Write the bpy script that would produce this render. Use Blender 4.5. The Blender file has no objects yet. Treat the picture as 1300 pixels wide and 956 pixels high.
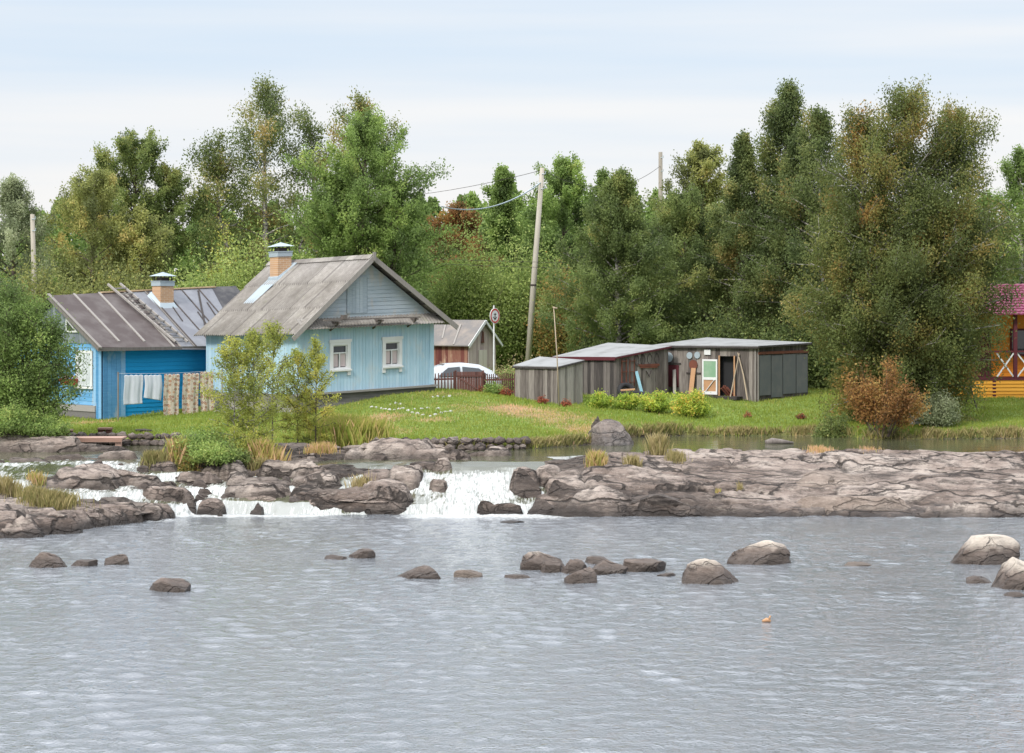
import bpy, bmesh, math, random
import numpy as np
from mathutils import Vector, Matrix
C = bpy.context.scene.collection
R_ = math.radians
rnd = random.Random(7)
rng = np.random.default_rng(11)
# ---------------------------------------------------------------- camera, sky, sun, exposure
F, H, HY = 2800.0, 5.9, 380.0            # focal length (photo px), eye height above the river, horizon row
scn = bpy.context.scene
cam = bpy.data.cameras.new('camera'); camo = bpy.data.objects.new('camera', cam); C.objects.link(camo)
camo.location = (0, 0, H); camo.rotation_euler = (R_(90), 0, 0)
cam.sensor_width = 36; cam.lens = 36*F/1300; cam.shift_y = -98/1300
cam.clip_start = .5; cam.clip_end = 3000
scn.camera = camo
SUN_EL, SUN_AZ = 42, 215                  # degrees, compass style from +Y
w = bpy.data.worlds.new('World'); scn.world = w; w.use_nodes = True
nt = w.node_tree; nt.nodes.clear()
def wn(t, **k):
    n = nt.nodes.new(t)
    for a, b in k.items(): setattr(n, a, b)
    return n
sky = wn('ShaderNodeTexSky', sky_type='NISHITA', sun_disc=False, sun_elevation=R_(SUN_EL), sun_rotation=R_(SUN_AZ), air_density=1.0, dust_density=1.5, ozone_density=1.0)
tc = wn('ShaderNodeTexCoord'); sp = wn('ShaderNodeSeparateXYZ'); nt.links.new(tc.outputs['Generated'], sp.inputs[0])
mp = wn('ShaderNodeMapping'); mp.inputs['Scale'].default_value = (1.3, 1.3, 22); nt.links.new(tc.outputs['Generated'], mp.inputs[0])
cn = wn('ShaderNodeTexNoise'); cn.inputs['Scale'].default_value = 1.5; cn.inputs['Detail'].default_value = 5; cn.inputs['Roughness'].default_value = .45
nt.links.new(mp.outputs[0], cn.inputs['Vector'])
el = wn('ShaderNodeMapRange'); el.inputs[1].default_value = 0.03; el.inputs[2].default_value = .13; el.inputs[3].default_value = .3; el.inputs[4].default_value = -.12
nt.links.new(sp.outputs['Z'], el.inputs[0])
ad = wn('ShaderNodeMath', operation='ADD'); nt.links.new(cn.outputs[0], ad.inputs[0]); nt.links.new(el.outputs[0], ad.inputs[1])
cr = wn('ShaderNodeMapRange', interpolation_type='SMOOTHSTEP'); cr.inputs[1].default_value = .30; cr.inputs[2].default_value = .78
nt.links.new(ad.outputs[0], cr.inputs[0])
ca = wn('ShaderNodeMix', data_type='RGBA'); ca.inputs[6].default_value = (6.0, 6.95, 8.05, 1); ca.inputs[7].default_value = (8.1, 8.0, 8.0, 1)   # veil of cloud: grey-blue to white
nt.links.new(cr.outputs[0], ca.inputs[0])
cm = wn('ShaderNodeMix', data_type='RGBA'); cm.inputs[0].default_value = .9
zb = wn('ShaderNodeMapRange', interpolation_type='SMOOTHSTEP')                    # overcast skies brighten overhead; strengthened out of view to lift the ambient light
for i_, q_ in enumerate((.42, .95, 1.0, 3.8)): zb.inputs[i_+1].default_value = q_
nt.links.new(sp.outputs['Z'], zb.inputs[0])
zc_ = wn('ShaderNodeMix', data_type='RGBA'); zc_.inputs[7].default_value = (7.3, 7.6, 8.1, 1); zf = wn('ShaderNodeMapRange'); zf.inputs[1].default_value = .13; zf.inputs[2].default_value = .35; nt.links.new(sp.outputs['Z'], zf.inputs[0]); nt.links.new(zf.outputs[0], zc_.inputs[0]); nt.links.new(ca.outputs[2], zc_.inputs[6])
zm = wn('ShaderNodeVectorMath', operation='SCALE'); nt.links.new(zc_.outputs[2], zm.inputs[0]); nt.links.new(zb.outputs[0], zm.inputs['Scale'])
nt.links.new(sky.outputs[0], cm.inputs[6]); nt.links.new(zm.outputs[0], cm.inputs[7])
bg = wn('ShaderNodeBackground'); bg.inputs[1].default_value = .075
ow = wn('ShaderNodeOutputWorld'); nt.links.new(cm.outputs[2], bg.inputs[0]); nt.links.new(bg.outputs[0], ow.inputs[0])
sl = bpy.data.lights.new('sun', 'SUN'); so = bpy.data.objects.new('sun', sl); C.objects.link(so)
sl.energy = 2.2; sl.angle = R_(12); sl.color = (1, .95, .88)
sd = Vector((math.sin(R_(SUN_AZ))*math.cos(R_(SUN_EL)), math.cos(R_(SUN_AZ))*math.cos(R_(SUN_EL)), math.sin(R_(SUN_EL))))
so.rotation_euler = sd.to_track_quat('Z', 'Y').to_euler(); so.location = (-20, -20, 40)
vs = scn.view_settings; vs.view_transform = 'Standard'; vs.look = 'None'; vs.gamma = 1; vs.use_curve_mapping = False
vs.exposure = 0.7
# ---------------------------------------------------------------- helpers
def X(px, d): return (px-650)*d/F
def Z(py, d): return H-(py-HY)*d/F
def D(py, z): return (H-z)*F/(py-HY)
_T = np.random.default_rng(99).random(65536).astype(np.float64); _P = np.random.default_rng(98).permutation(65536).astype(np.int64)
def _hash(ix, iy, iz, s):
    return _T[(_P[(_P[(ix+s*131) & 65535]+iy) & 65535]+iz) & 65535]
def vnoise(x, y, z=0., s=0):
    x = np.asarray(x, float); y = np.asarray(y, float)
    if x.shape != y.shape: x, y = np.broadcast_arrays(x, y)
    flat = np.ndim(z) == 0
    ix = np.floor(x).astype(np.int64); iy = np.floor(y).astype(np.int64); fx = x-ix; fy = y-iy
    fx = fx*fx*(3-2*fx); fy = fy*fy*(3-2*fy)
    if flat:
        s = int(s+z*7); q = (ix+s*131) & 65535; a = _P[q]; b = _P[(q+1) & 65535]
        h = lambda r, k: _T[(_P[(r+k) & 65535]) & 65535]
        return ((h(a, iy)*(1-fy)+h(a, iy+1)*fy)*(1-fx)+(h(b, iy)*(1-fy)+h(b, iy+1)*fy)*fx)*2-1
    z = np.asarray(z, float); iz = np.floor(z).astype(np.int64); fz = z-iz; fz = fz*fz*(3-2*fz); r = 0
    for a in (0, 1):
        for b in (0, 1):
            q = _P[(_P[(ix+a+s*131) & 65535]+iy+b) & 65535]
            r = r + (_T[(q+iz) & 65535]*(1-fz)+_T[(q+iz+1) & 65535]*fz)*(fx if a else 1-fx)*(fy if b else 1-fy)
    return r*2-1
def fbm(x, y, z=0., o=4, s=0):
    r = 0; a = 1; t = 0
    for i in range(o):
        r = r+a*vnoise(x*2**i+i*17.3, y*2**i-i*9.1, np.asarray(z)*2**i+i*5.7, s+i); t += a; a *= .5
    return r/t
def sstep(a, b, x):
    t = np.clip((x-a)/(b-a), 0, 1); return t*t*(3-2*t)
def tag(o, label=None, cat=None, group=None, kind=None):
    for k, v in (('label', label), ('category', cat), ('group', group), ('kind', kind)):
        if v: o[k] = v
    return o
def empty(name, label, cat, loc=(0, 0, 0), rz=0, group=None):
    o = bpy.data.objects.new(name, None); C.objects.link(o); o.location = loc; o.rotation_euler = (0, 0, rz); o.empty_display_size = .3
    return tag(o, label, cat, group)
def quick(name, verts, faces, mat, parent=None, col=None, smooth=False, attrs=None):
    me = bpy.data.meshes.new(name); verts = np.asarray(verts, np.float32); faces = np.asarray(faces, np.int32); k = faces.shape[1]
    me.vertices.add(len(verts)); me.vertices.foreach_set('co', verts.ravel())
    me.loops.add(faces.size); me.loops.foreach_set('vertex_index', faces.ravel())
    me.polygons.add(len(faces)); me.polygons.foreach_set('loop_start', np.arange(0, faces.size, k, dtype=np.int32))
    me.polygons.foreach_set('use_smooth', np.full(len(faces), smooth))
    me.update(calc_edges=True)
    if col is not None:
        a = me.color_attributes.new('Col', 'FLOAT_COLOR', 'POINT'); c = np.ones((len(verts), 4), np.float32); c[:, :col.shape[1]] = col; a.data.foreach_set('color', c.ravel())
    me.materials.append(mat)
    o = bpy.data.objects.new(name, me); C.objects.link(o)
    if parent: o.parent = parent
    return o
class MB:
    def __init__(s, tf=None): s.v = []; s.f = []; s.c = []; s.tf = tf
    def add(s, vs_, fs, c=None):
        if c is None: c = rnd.random()
        n = len(s.v); s.v += [tuple(v) for v in vs_]; s.c += [c]*len(vs_); s.f += [tuple(i+n for i in f) for f in fs]
    def box(s, x0, x1, y0, y1, z0, z1, c=None):
        s.add([(x, y, z) for x in (x0, x1) for y in (y0, y1) for z in (z0, z1)], [(0, 1, 3, 2), (4, 6, 7, 5), (0, 4, 5, 1), (2, 3, 7, 6), (0, 2, 6, 4), (1, 5, 7, 3)], c)
    def hexa(s, p, c=None):      # 8 points: bottom ring 4, top ring 4
        s.add(p, [(3, 2, 1, 0), (4, 5, 6, 7), (0, 1, 5, 4), (1, 2, 6, 5), (2, 3, 7, 6), (3, 0, 4, 7)], c)
    def beam(s, a, b, w_, h_, c=None, up=(0, 0, 1)):
        a = Vector(a); b = Vector(b); d = (b-a).normalized(); u = Vector(up)
        if abs(d.dot(u)) > .98: u = Vector((1, 0, 0))
        sx = d.cross(u).normalized()*w_/2; sz = sx.normalized().cross(d).normalized()*h_/2
        s.hexa([a-sx-sz, a+sx-sz, b+sx-sz, b-sx-sz, a-sx+sz, a+sx+sz, b+sx+sz, b-sx+sz], c)
    def tube(s, pts, rad, n=8, c=None, cap=True):
        pts = [Vector(p) for p in pts]; rad = rad if hasattr(rad, '__len__') else [rad]*len(pts); vv = []; ff = []
        for i, p in enumerate(pts):
            d = (pts[min(i+1, len(pts)-1)]-pts[max(i-1, 0)]).normalized()
            u = d.orthogonal().normalized() if i == 0 else (u-d*u.dot(d)).normalized()
            v = d.cross(u)
            vv += [p+(u*math.cos(2*math.pi*k/n)+v*math.sin(2*math.pi*k/n))*rad[i] for k in range(n)]
        for i in range(len(pts)-1):
            for k in range(n): ff.append((i*n+k, i*n+(k+1) % n, (i+1)*n+(k+1) % n, (i+1)*n+k))
        if cap: ff += [tuple(range(n-1, -1, -1)), tuple(range((len(pts)-1)*n, len(pts)*n))]
        s.add(vv, ff, c)
    def prism(s, poly, fn, c=None):          # poly 2D, fn(p, side) -> 3D
        n = len(poly); vv = [fn(p, 0) for p in poly]+[fn(p, 1) for p in poly]
        s.add(vv, [tuple(range(n)), tuple(range(2*n-1, n-1, -1))]+[(i, i+n, (i+1) % n+n, (i+1) % n) for i in range(n)], c)
    def build(s, name, mat, parent=None, smooth=False):
        me = bpy.data.meshes.new(name); vv = [s.tf(v) for v in s.v] if s.tf else s.v
        me.from_pydata(vv, [], s.f); me.update()
        a = me.color_attributes.new('Col', 'FLOAT_COLOR', 'POINT')
        a.data.foreach_set('color', np.array([(c, c, c, 1) for c in s.c], np.float32).ravel())
        me.materials.append(mat)
        bm = bmesh.new(); bm.from_mesh(me); bmesh.ops.recalc_face_normals(bm, faces=bm.faces); bm.to_mesh(me); bm.free()
        if smooth: me.polygons.foreach_set('use_smooth', [True]*len(me.polygons))
        o = bpy.data.objects.new(name, me); C.objects.link(o)
        if parent: o.parent = parent
        return o
# ---------------------------------------------------------------- materials
class NM:
    def __init__(s, name):
        s.m = bpy.data.materials.new(name); s.m.use_nodes = True; s.t = s.m.node_tree; s.t.nodes.clear()
        s.out = s.n('ShaderNodeOutputMaterial'); s.tc = s.n('ShaderNodeTexCoord')
    def n(s, t, **k):
        n = s.t.nodes.new(t)
        for a, b in k.items(): setattr(n, a, b)
        return n
    def l(s, a, b): s.t.links.new(a, b)
    def noise(s, scale, detail=4, vec=(1, 1, 1), rough=.6, coord='Object'):
        mp_ = s.n('ShaderNodeMapping'); mp_.inputs['Scale'].default_value = vec; s.l(s.tc.outputs[coord], mp_.inputs[0])
        n = s.n('ShaderNodeTexNoise'); n.inputs['Scale'].default_value = scale; n.inputs['Detail'].default_value = detail; n.inputs['Roughness'].default_value = rough
        s.l(mp_.outputs[0], n.inputs['Vector']); return n.outputs[0]
    def attr(s, name='Col', ch=None):
        a = s.n('ShaderNodeVertexColor', layer_name=name)
        if ch is None: return a.outputs[0]
        sp_ = s.n('ShaderNodeSeparateColor'); s.l(a.outputs[0], sp_.inputs[0]); return sp_.outputs[ch]
    def pos(s, ch):
        g = s.n('ShaderNodeNewGeometry'); sp_ = s.n('ShaderNodeSeparateXYZ'); s.l(g.outputs['Position'], sp_.inputs[0]); return sp_.outputs[ch]
    def math(s, op, a, b=None, c=None):
        n = s.n('ShaderNodeMath', operation=op)
        for i, v in enumerate((a, b, c)):
            if v is None: continue
            if isinstance(v, (int, float)): n.inputs[i].default_value = v
            else: s.l(v, n.inputs[i])
        return n.outputs[0]
    def ramp(s, fac, stops):
        r = s.n('ShaderNodeValToRGB'); e = r.color_ramp.elements
        while len(e) > 1: e.remove(e[-1])
        e[0].position = stops[0][0]; e[0].color = tuple(stops[0][1])+(1,)
        for p, c in stops[1:]:
            q = e.new(p); q.color = tuple(c)+(1,)
        s.l(fac, r.inputs[0]); return r.outputs[0]
    def rng(s, v, a, b, c=0, d=1, smooth=False):
        m = s.n('ShaderNodeMapRange'); s.l(v, m.inputs[0])
        if smooth: m.interpolation_type = 'SMOOTHSTEP'
        for i, q in enumerate((a, b, c, d)): m.inputs[i+1].default_value = q
        return m.outputs[0]
    def mix(s, f, a, b, mode='MIX'):
        m = s.n('ShaderNodeMix', data_type='RGBA', blend_type=mode)
        for i, v in ((0, f), (6, a), (7, b)):
            if isinstance(v, (int, float)): m.inputs[i].default_value = v
            elif isinstance(v, tuple): m.inputs[i].default_value = v+(1,)
            else: s.l(v, m.inputs[i])
        return m.outputs[2]
    def bump(s, h, strength=.5, dist=.02, normal=None):
        b = s.n('ShaderNodeBump'); (m_set := (s.l(strength, b.inputs['Strength']) if not isinstance(strength, (int, float)) else setattr(b.inputs['Strength'], 'default_value', strength))); b.inputs['Distance'].default_value = dist; s.l(h, b.inputs['Height'])
        if normal: s.l(normal, b.inputs['Normal'])
        return b.outputs[0]
    def surf(s, col, rough=.8, normal=None, metal=0, spec=.5, out=True, **kw):
        p = s.n('ShaderNodeBsdfPrincipled')
        if isinstance(col, tuple): p.inputs['Base Color'].default_value = col+(1,)
        else: s.l(col, p.inputs['Base Color'])
        if isinstance(rough, (int, float)): p.inputs['Roughness'].default_value = rough
        else: s.l(rough, p.inputs['Roughness'])
        p.inputs['Metallic'].default_value = metal; p.inputs['Specular IOR Level'].default_value = spec
        for k, v in kw.items(): p.inputs[k].default_value = v
        if normal: s.l(normal, p.inputs['Normal'])
        if out: s.l(p.outputs[0], s.out.inputs[0])
        return p.outputs[0]
def wood(name, a, b, c=None, grain=(9, 9, .7), rough=.9, wear=None, wearamt=.55, vw=.6):
    """boards: tone per board from the attribute, grain along z (object space)"""
    m = NM(name); g = m.noise(3, 5, grain); v = m.attr('Col', 0)
    f = m.math('ADD', m.math('MULTIPLY', v, vw), m.math('MULTIPLY', g, 1.1-vw))
    col = m.ramp(f, [(.2, a), (.55, b), (.9, c or b)])
    if wear:
        wn_ = m.noise(1.1, 6, (2.5, 2.5, 1)); col = m.mix(m.rng(wn_, wearamt, wearamt+.12), col, wear)
    m.surf(col, rough, m.bump(g, .5, .01), spec=.25); return m.m
def paint(name, col, rough=.6, var=.25, dirt=None, metal=0, scale=2.0, spec=.3):
    m = NM(name); n = m.noise(scale, 5); d = dirt or tuple(c*.55 for c in col)
    m.surf(m.mix(m.rng(n, .45, .75, 0, var), col, d), rough, m.bump(n, .15, .01), metal=metal, spec=spec); return m.m
def leafmat(name, stops, transl=.5, K_=(2.2, 1.92, 2.0)):
    m = NM(name); col = m.ramp(m.attr('Col', 0), [(p_, (min(.9, q_[0]*K_[0]), min(.9, q_[1]*K_[1]), min(.9, q_[2]*K_[2]))) for p_, q_ in stops])
    d = m.surf(col, .6, spec=.25, out=False)
    t = m.n('ShaderNodeBsdfTranslucent'); m.l(col, t.inputs[0])
    x = m.n('ShaderNodeMixShader'); x.inputs[0].default_value = transl; m.l(d, x.inputs[1]); m.l(t.outputs[0], x.inputs[2]); m.l(x.outputs[0], m.out.inputs[0])
    return m.m
def rockcol(m, wetlo=.05, wethi=.45, tone=None, big=False):
    wv = m.n('ShaderNodeTexNoise'); wv.inputs['Scale'].default_value = 1.7; wv.inputs['Detail'].default_value = 5; m.l(m.tc.outputs['Object'], wv.inputs['Vector'])
    def cracks(scale, stretch, w0, w1, amt):
        mp_ = m.n('ShaderNodeMapping'); mp_.inputs['Scale'].default_value = stretch; mp_.inputs['Rotation'].default_value = (.25, .1, .12); m.l(m.tc.outputs['Object'], mp_.inputs[0])
        va_ = m.n('ShaderNodeVectorMath', operation='MULTIPLY_ADD'); m.l(wv.outputs['Color'], va_.inputs[0]); va_.inputs[1].default_value = (amt,)*3; m.l(mp_.outputs[0], va_.inputs[2])
        v = m.n('ShaderNodeTexVoronoi', feature='DISTANCE_TO_EDGE'); v.inputs['Scale'].default_value = scale; m.l(va_.outputs[0], v.inputs['Vector']); return m.rng(v.outputs['Distance'], w0, w1, 1, 0)
    c1 = cracks(.62 if big else 1.3, (.42, 1.0, 1.6), .008, .035, .7); c2 = cracks(3.2, (.5, 1.0, 1.7), .0, .045, .5)
    c2 = m.math('MULTIPLY', c2, m.rng(m.noise(.7, 2), .5, .62))
    n1 = m.noise(.8, 6, (1, 1, 1.6), coord='Object', rough=.65); n2 = m.noise(4.5, 8, (.6, 1, 1.6), rough=.75); n3 = m.noise(15, 5, rough=.75)
    if tone is not None: n1 = m.math('ADD', m.math('MULTIPLY', n1, .8), m.math('MULTIPLY', tone, .22))
    base = m.ramp(n1, [(.30, (.085, .062, .050)), (.42, (.18, .138, .115)), (.54, (.27, .217, .185)), (.68, (.40, .34, .295))])
    base = m.mix(m.rng(m.noise(1.1, 8, (.5, 1.6, 3), rough=.72), .53, .58, 0, .7), base, (.05, .039, .034))
    base = m.mix(m.rng(m.noise(2.3, 8, (.7, 1.3, 2), rough=.75), .57, .61, 0, .7), base, (.37, .315, .265))
    base = m.mix(m.rng(n2, .40, .52, .6, 0), base, (.035, .028, .025))
    base = m.mix(m.rng(n3, .60, .66, 0, .55), base, (.42, .38, .34))
    cc = m.math('MAXIMUM', c1, m.math('MULTIPLY', c2, .7 if big else .3)); base = m.mix(m.math('MULTIPLY', cc, .85 if big else .5), base, (.018, .014, .012))
    wet = m.math('SUBTRACT', m.pos(2), m.math('MULTIPLY', m.noise(1.7, 4), .5))
    wf = m.rng(wet, wetlo-.25, wethi-.25, 1, 0, True)
    base = m.mix(m.math('MULTIPLY', wf, .85), base, (.022, .017, .015))
    h = m.math('ADD', m.noise(6, 9, rough=.75), m.math('MULTIPLY', m.noise(1.6, 4, (.6, 1, 3)), 1.2))
    h = m.math('SUBTRACT', h, m.math('MULTIPLY', cc, .9))
    rough = m.rng(wf, 0, 1, .85, .35)
    return base, rough, m.bump(h, 1.0, .09)
def rockmat(name, lift=None, wetlo=.05, wethi=.45, ztop=None, light=None):
    m = NM(name); c, r, n = rockcol(m, wetlo, wethi)
    if lift: c = m.mix(lift[0], c, lift[1])
    if light:
        zz = m.math('ADD', m.pos(2), m.math('MULTIPLY', m.noise(5, 5), .25))
        c = m.mix(m.rng(zz, light[0], light[1], 0, light[2]), c, light[3])
    m.surf(c, r, n, spec=.35); return m.m
M = {}
M['board_grey'] = wood('weathered_boards', (.035, .028, .026), (.15, .13, .118), (.33, .30, .27), vw=.42)
M['board_dark'] = wood('dark_boards', (.02, .018, .018), (.08, .07, .066), (.19, .17, .155), vw=.42)
M['board_blue'] = wood('pale_blue_boards', (.28, .43, .53), (.35, .51, .61), (.46, .59, .67), wear=(.42, .52, .57), wearamt=.54, vw=.28)
M['board_pale'] = wood('faded_blue_grey_boards', (.23, .28, .31), (.33, .39, .43), (.42, .47, .5), grain=(1, 9, 9), vw=.3, wear=(.4, .4, .38))
M['board_bright'] = wood('bright_blue_boards', (.005, .18, .40), (.01, .25, .52), (.02, .31, .60), grain=(.7, 9, 9))
M['board_worn_blue'] = wood('worn_blue_boards', (.06, .2, .38), (.12, .32, .54), (.26, .44, .62), grain=(.8, .8, 9), wear=(.30, .40, .48), wearamt=.57)
M['log_base'] = wood('grey_foundation_logs', (.10, .095, .092), (.21, .20, .19), (.33, .31, .29), grain=(.6, 9, 9))
M['white'] = paint('white_paint', (.64, .65, .65), .55, .35, (.45, .45, .43))
M['board_bluegrey'] = wood('blue_grey_boards', (.09, .11, .13), (.17, .20, .225), (.27, .30, .32), vw=.35)
M['metal'] = paint('galvanised_metal', (.34, .40, .44), .55, .4, metal=.2)
M['felt'] = paint('black_roofing_felt', (.05, .05, .055), .9, .4, (.2, .19, .18))
M['roof_metal'] = paint('grey_tin_roof', (.15, .155, .175), .55, .6, (.26, .27, .29), metal=.1, scale=1.3)
M['roof_brown'] = paint('brown_tin_roof', (.07, .055, .053), .75, .7, (.15, .135, .13), scale=1.1)
M['batten'] = wood('grey_battens', (.10, .09, .085), (.2, .185, .17), (.31, .29, .27))
M['ridge'] = paint('raw_ridge_board', (.50, .36, .22), .8, .5, (.3, .25, .2))
M['fence'] = wood('red_brown_boards', (.05, .022, .018), (.11, .05, .042), (.16, .08, .07))
M['glass'] = paint('window_glass', (.03, .035, .04), .08, 0, spec=.8)
M['curtain'] = paint('net_curtain', (.50, .42, .42), .9, .3)
M['black'] = paint('black_rubber_and_shade', (.02, .02, .022), .8, .2)
M['rust'] = paint('rusty_iron', (.16, .055, .035), .85, .7, (.07, .035, .03), scale=6)
M['iron'] = paint('dark_iron', (.05, .04, .038), .7, .3, scale=8)
M['shed_roof'] = paint('pale_slate_roof', (.25, .255, .255), .85, .8, (.14, .14, .135), scale=1.6)
M['maroon'] = paint('maroon_paint', (.09, .018, .025), .7, .3)
M['pine'] = paint('fresh_pine', (.42, .24, .13), .75, .5, (.25, .14, .08))
M['birchpole'] = paint('peeled_pole', (.36, .29, .21), .8, .6, (.28, .22, .17), scale=7)
M['pole'] = wood('weathered_pole', (.2, .18, .15), (.34, .31, .26), (.42, .39, .33), grain=(6, 6, .4))
M['orange'] = wood('orange_boards', (.55, .17, .012), (.66, .23, .02), (.72, .28, .03), grain=(.7, 9, 9), rough=.55)
M['yellow'] = wood('orange_yellow_cladding', (.56, .24, .02), (.68, .32, .035), (.75, .38, .05), grain=(.7, 9, 9), rough=.55)
M['magenta'] = paint('magenta_tile_metal', (.17, .03, .07), .5, .25)
M['carpaint'] = paint('silver_car_paint', (.40, .43, .46), .25, .1, (.5, .5, .5), spec=.6)
M['red'] = paint('red_paint', (.45, .05, .04), .5, .3)
M['tyre'] = M['black']
def brick():
    m = NM('yellow_brick'); b = m.n('ShaderNodeTexBrick'); b.inputs['Scale'].default_value = 1; b.inputs['Brick Width'].default_value = .25; b.inputs['Row Height'].default_value = .075; b.inputs['Mortar Size'].default_value = .008
    b.inputs['Color1'].default_value = (.46, .27, .14, 1); b.inputs['Color2'].default_value = (.38, .21, .105, 1); b.inputs['Mortar'].default_value = (.5, .42, .33, 1)
    mp_ = m.n('ShaderNodeMapping'); mp_.inputs['Rotation'].default_value = (R_(90), 0, 0); m.l(m.tc.outputs['Object'], mp_.inputs[0]); m.l(mp_.outputs[0], b.inputs[0])
    m.surf(m.mix(m.rng(m.noise(3), .4, .8, 0, .5), b.outputs[0], (.35, .25, .17)), .85); return m.m
M['brick'] = brick()
def slate():
    m = NM('asbestos_slate'); n1 = m.noise(.7, 6, (.6, 2, 2)); n2 = m.noise(6, 6, rough=.75)
    c = m.ramp(n1, [(.3, (.24, .22, .195)), (.5, (.36, .335, .305)), (.7, (.47, .445, .41))])
    c = m.mix(m.rng(n2, .35, .7, .55, 0), c, (.13, .12, .105))
    c = m.mix(m.rng(m.noise(2.2, 5), .6, .75, 0, .5), c, (.24, .25, .15))
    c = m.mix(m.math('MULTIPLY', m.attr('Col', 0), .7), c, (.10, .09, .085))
    m.surf(c, .9, m.bump(n2, .3, .01), spec=.2); return m.m
M['slate'] = slate()
def cloth(name, base, spots=False):
    m = NM(name); n = m.noise(6, 3)
    c = m.mix(m.rng(n, .4, .7, 0, .2), base, tuple(x*.75 for x in base))
    if spots:
        for sc, cs, r0 in ((5.5, (.30, .11, .07), .26), (8.5, (.42, .33, .2), .22), (4.2, (.5, .27, .16), .2)):
            mp_ = m.n('ShaderNodeMapping'); mp_.inputs['Location'].default_value = (sc, 0, sc*1.7); m.l(m.tc.outputs['Object'], mp_.inputs[0])
            sx = m.n('ShaderNodeSeparateXYZ'); m.l(mp_.outputs[0], sx.inputs[0]); cx = m.n('ShaderNodeCombineXYZ'); m.l(sx.outputs[0], cx.inputs[0]); m.l(sx.outputs[2], cx.inputs[1])
            v = m.n('ShaderNodeTexVoronoi', voronoi_dimensions='2D'); v.inputs['Scale'].default_value = sc; v.inputs['Randomness'].default_value = .6; m.l(cx.outputs[0], v.inputs['Vector'])
            ring = m.math('MULTIPLY', m.rng(v.outputs[0], r0, r0-.04), m.math('SUBTRACT', 1.0, m.math('MULTIPLY', m.rng(v.outputs[0], r0*.62, r0*.45), .6)))
            c = m.mix(ring, c, cs)
    p = m.surf(c, .9, out=False, spec=.1); t = m.n('ShaderNodeBsdfTranslucent'); m.l(c, t.inputs[0]); x = m.n('ShaderNodeMixShader'); x.inputs[0].default_value = .3
    m.l(p, x.inputs[1]); m.l(t.outputs[0], x.inputs[2]); m.l(x.outputs[0], m.out.inputs[0]); return m.m
M['towel'] = cloth('white_cloth', (.60, .63, .68)); M['print'] = cloth('printed_cloth', (.60, .53, .44), True)
def barkmat(name, a, b):
    m = NM(name); n = m.noise(4, 5, (1, 1, 2.5)); m.surf(m.ramp(n, [(.4, a), (.6, b)]), .9, m.bump(n, .4, .02), spec=.2); return m.m
M['bark_birch'] = barkmat('birch_bark', (.08, .07, .06), (.42, .40, .36)); M['bark'] = barkmat('brown_bark', (.05, .04, .032), (.13, .105, .085))
G3 = lambda a, b, c, d: [(0, a), (.4, b), (.7, c), (1, d)]
L = {
 'dark': leafmat('dark_green_leaves', G3((.034, .056, .020), (.072, .108, .034), (.108, .152, .045), (.17, .19, .06))),
 'deep': leafmat('deep_birch_leaves', G3((.034, .054, .020), (.066, .098, .032), (.11, .14, .044), (.21, .18, .065))),
 'mid': leafmat('mid_green_leaves', G3((.05, .085, .026), (.095, .155, .042), (.14, .22, .058), (.21, .27, .08))),
 'olive': leafmat('olive_leaves', G3((.065, .085, .032), (.12, .15, .048), (.175, .205, .062), (.27, .25, .09))),
 'autumn': leafmat('turning_birch_leaves', G3((.038, .055, .018), (.070, .098, .028), (.115, .124, .035), (.20, .135, .042))),
 'orange': leafmat('orange_leaves', G3((.085, .075, .025), (.22, .10, .035), (.34, .175, .05), (.40, .27, .08)), K_=(1.15, 1.25, 1.4)),
 'yellow': leafmat('yellow_green_leaves', G3((.10, .135, .03), (.16, .20, .042), (.24, .27, .06), (.36, .34, .09))),
 'greygreen': leafmat('grey_green_leaves', G3((.09, .12, .065), (.14, .18, .10), (.19, .24, .14), (.26, .30, .19))),
 'currant': leafmat('currant_leaves', G3((.07, .12, .02), (.14, .22, .035), (.24, .32, .05), (.40, .30, .07))),
 'red': leafmat('red_leaves', G3((.22, .05, .03), (.36, .09, .05), (.45, .15, .07), (.5, .25, .12)), K_=(1, 1, 1)),
 'hedge': leafmat('willow_leaves', G3((.09, .14, .04), (.15, .21, .06), (.2, .27, .08), (.27, .33, .12))),
 'grass': leafmat('lawn_blades', G3((.14, .25, .03), (.21, .31, .055), (.34, .36, .11), (.48, .40, .22)), .3, K_=(1.38, 1.04, 1.2)),
 'straw': leafmat('dry_grass_blades', G3((.13, .14, .035), (.26, .22, .08), (.36, .28, .12), (.48, .38, .2)), .3, K_=(1.05, 1.1, 1.2)),
}
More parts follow.
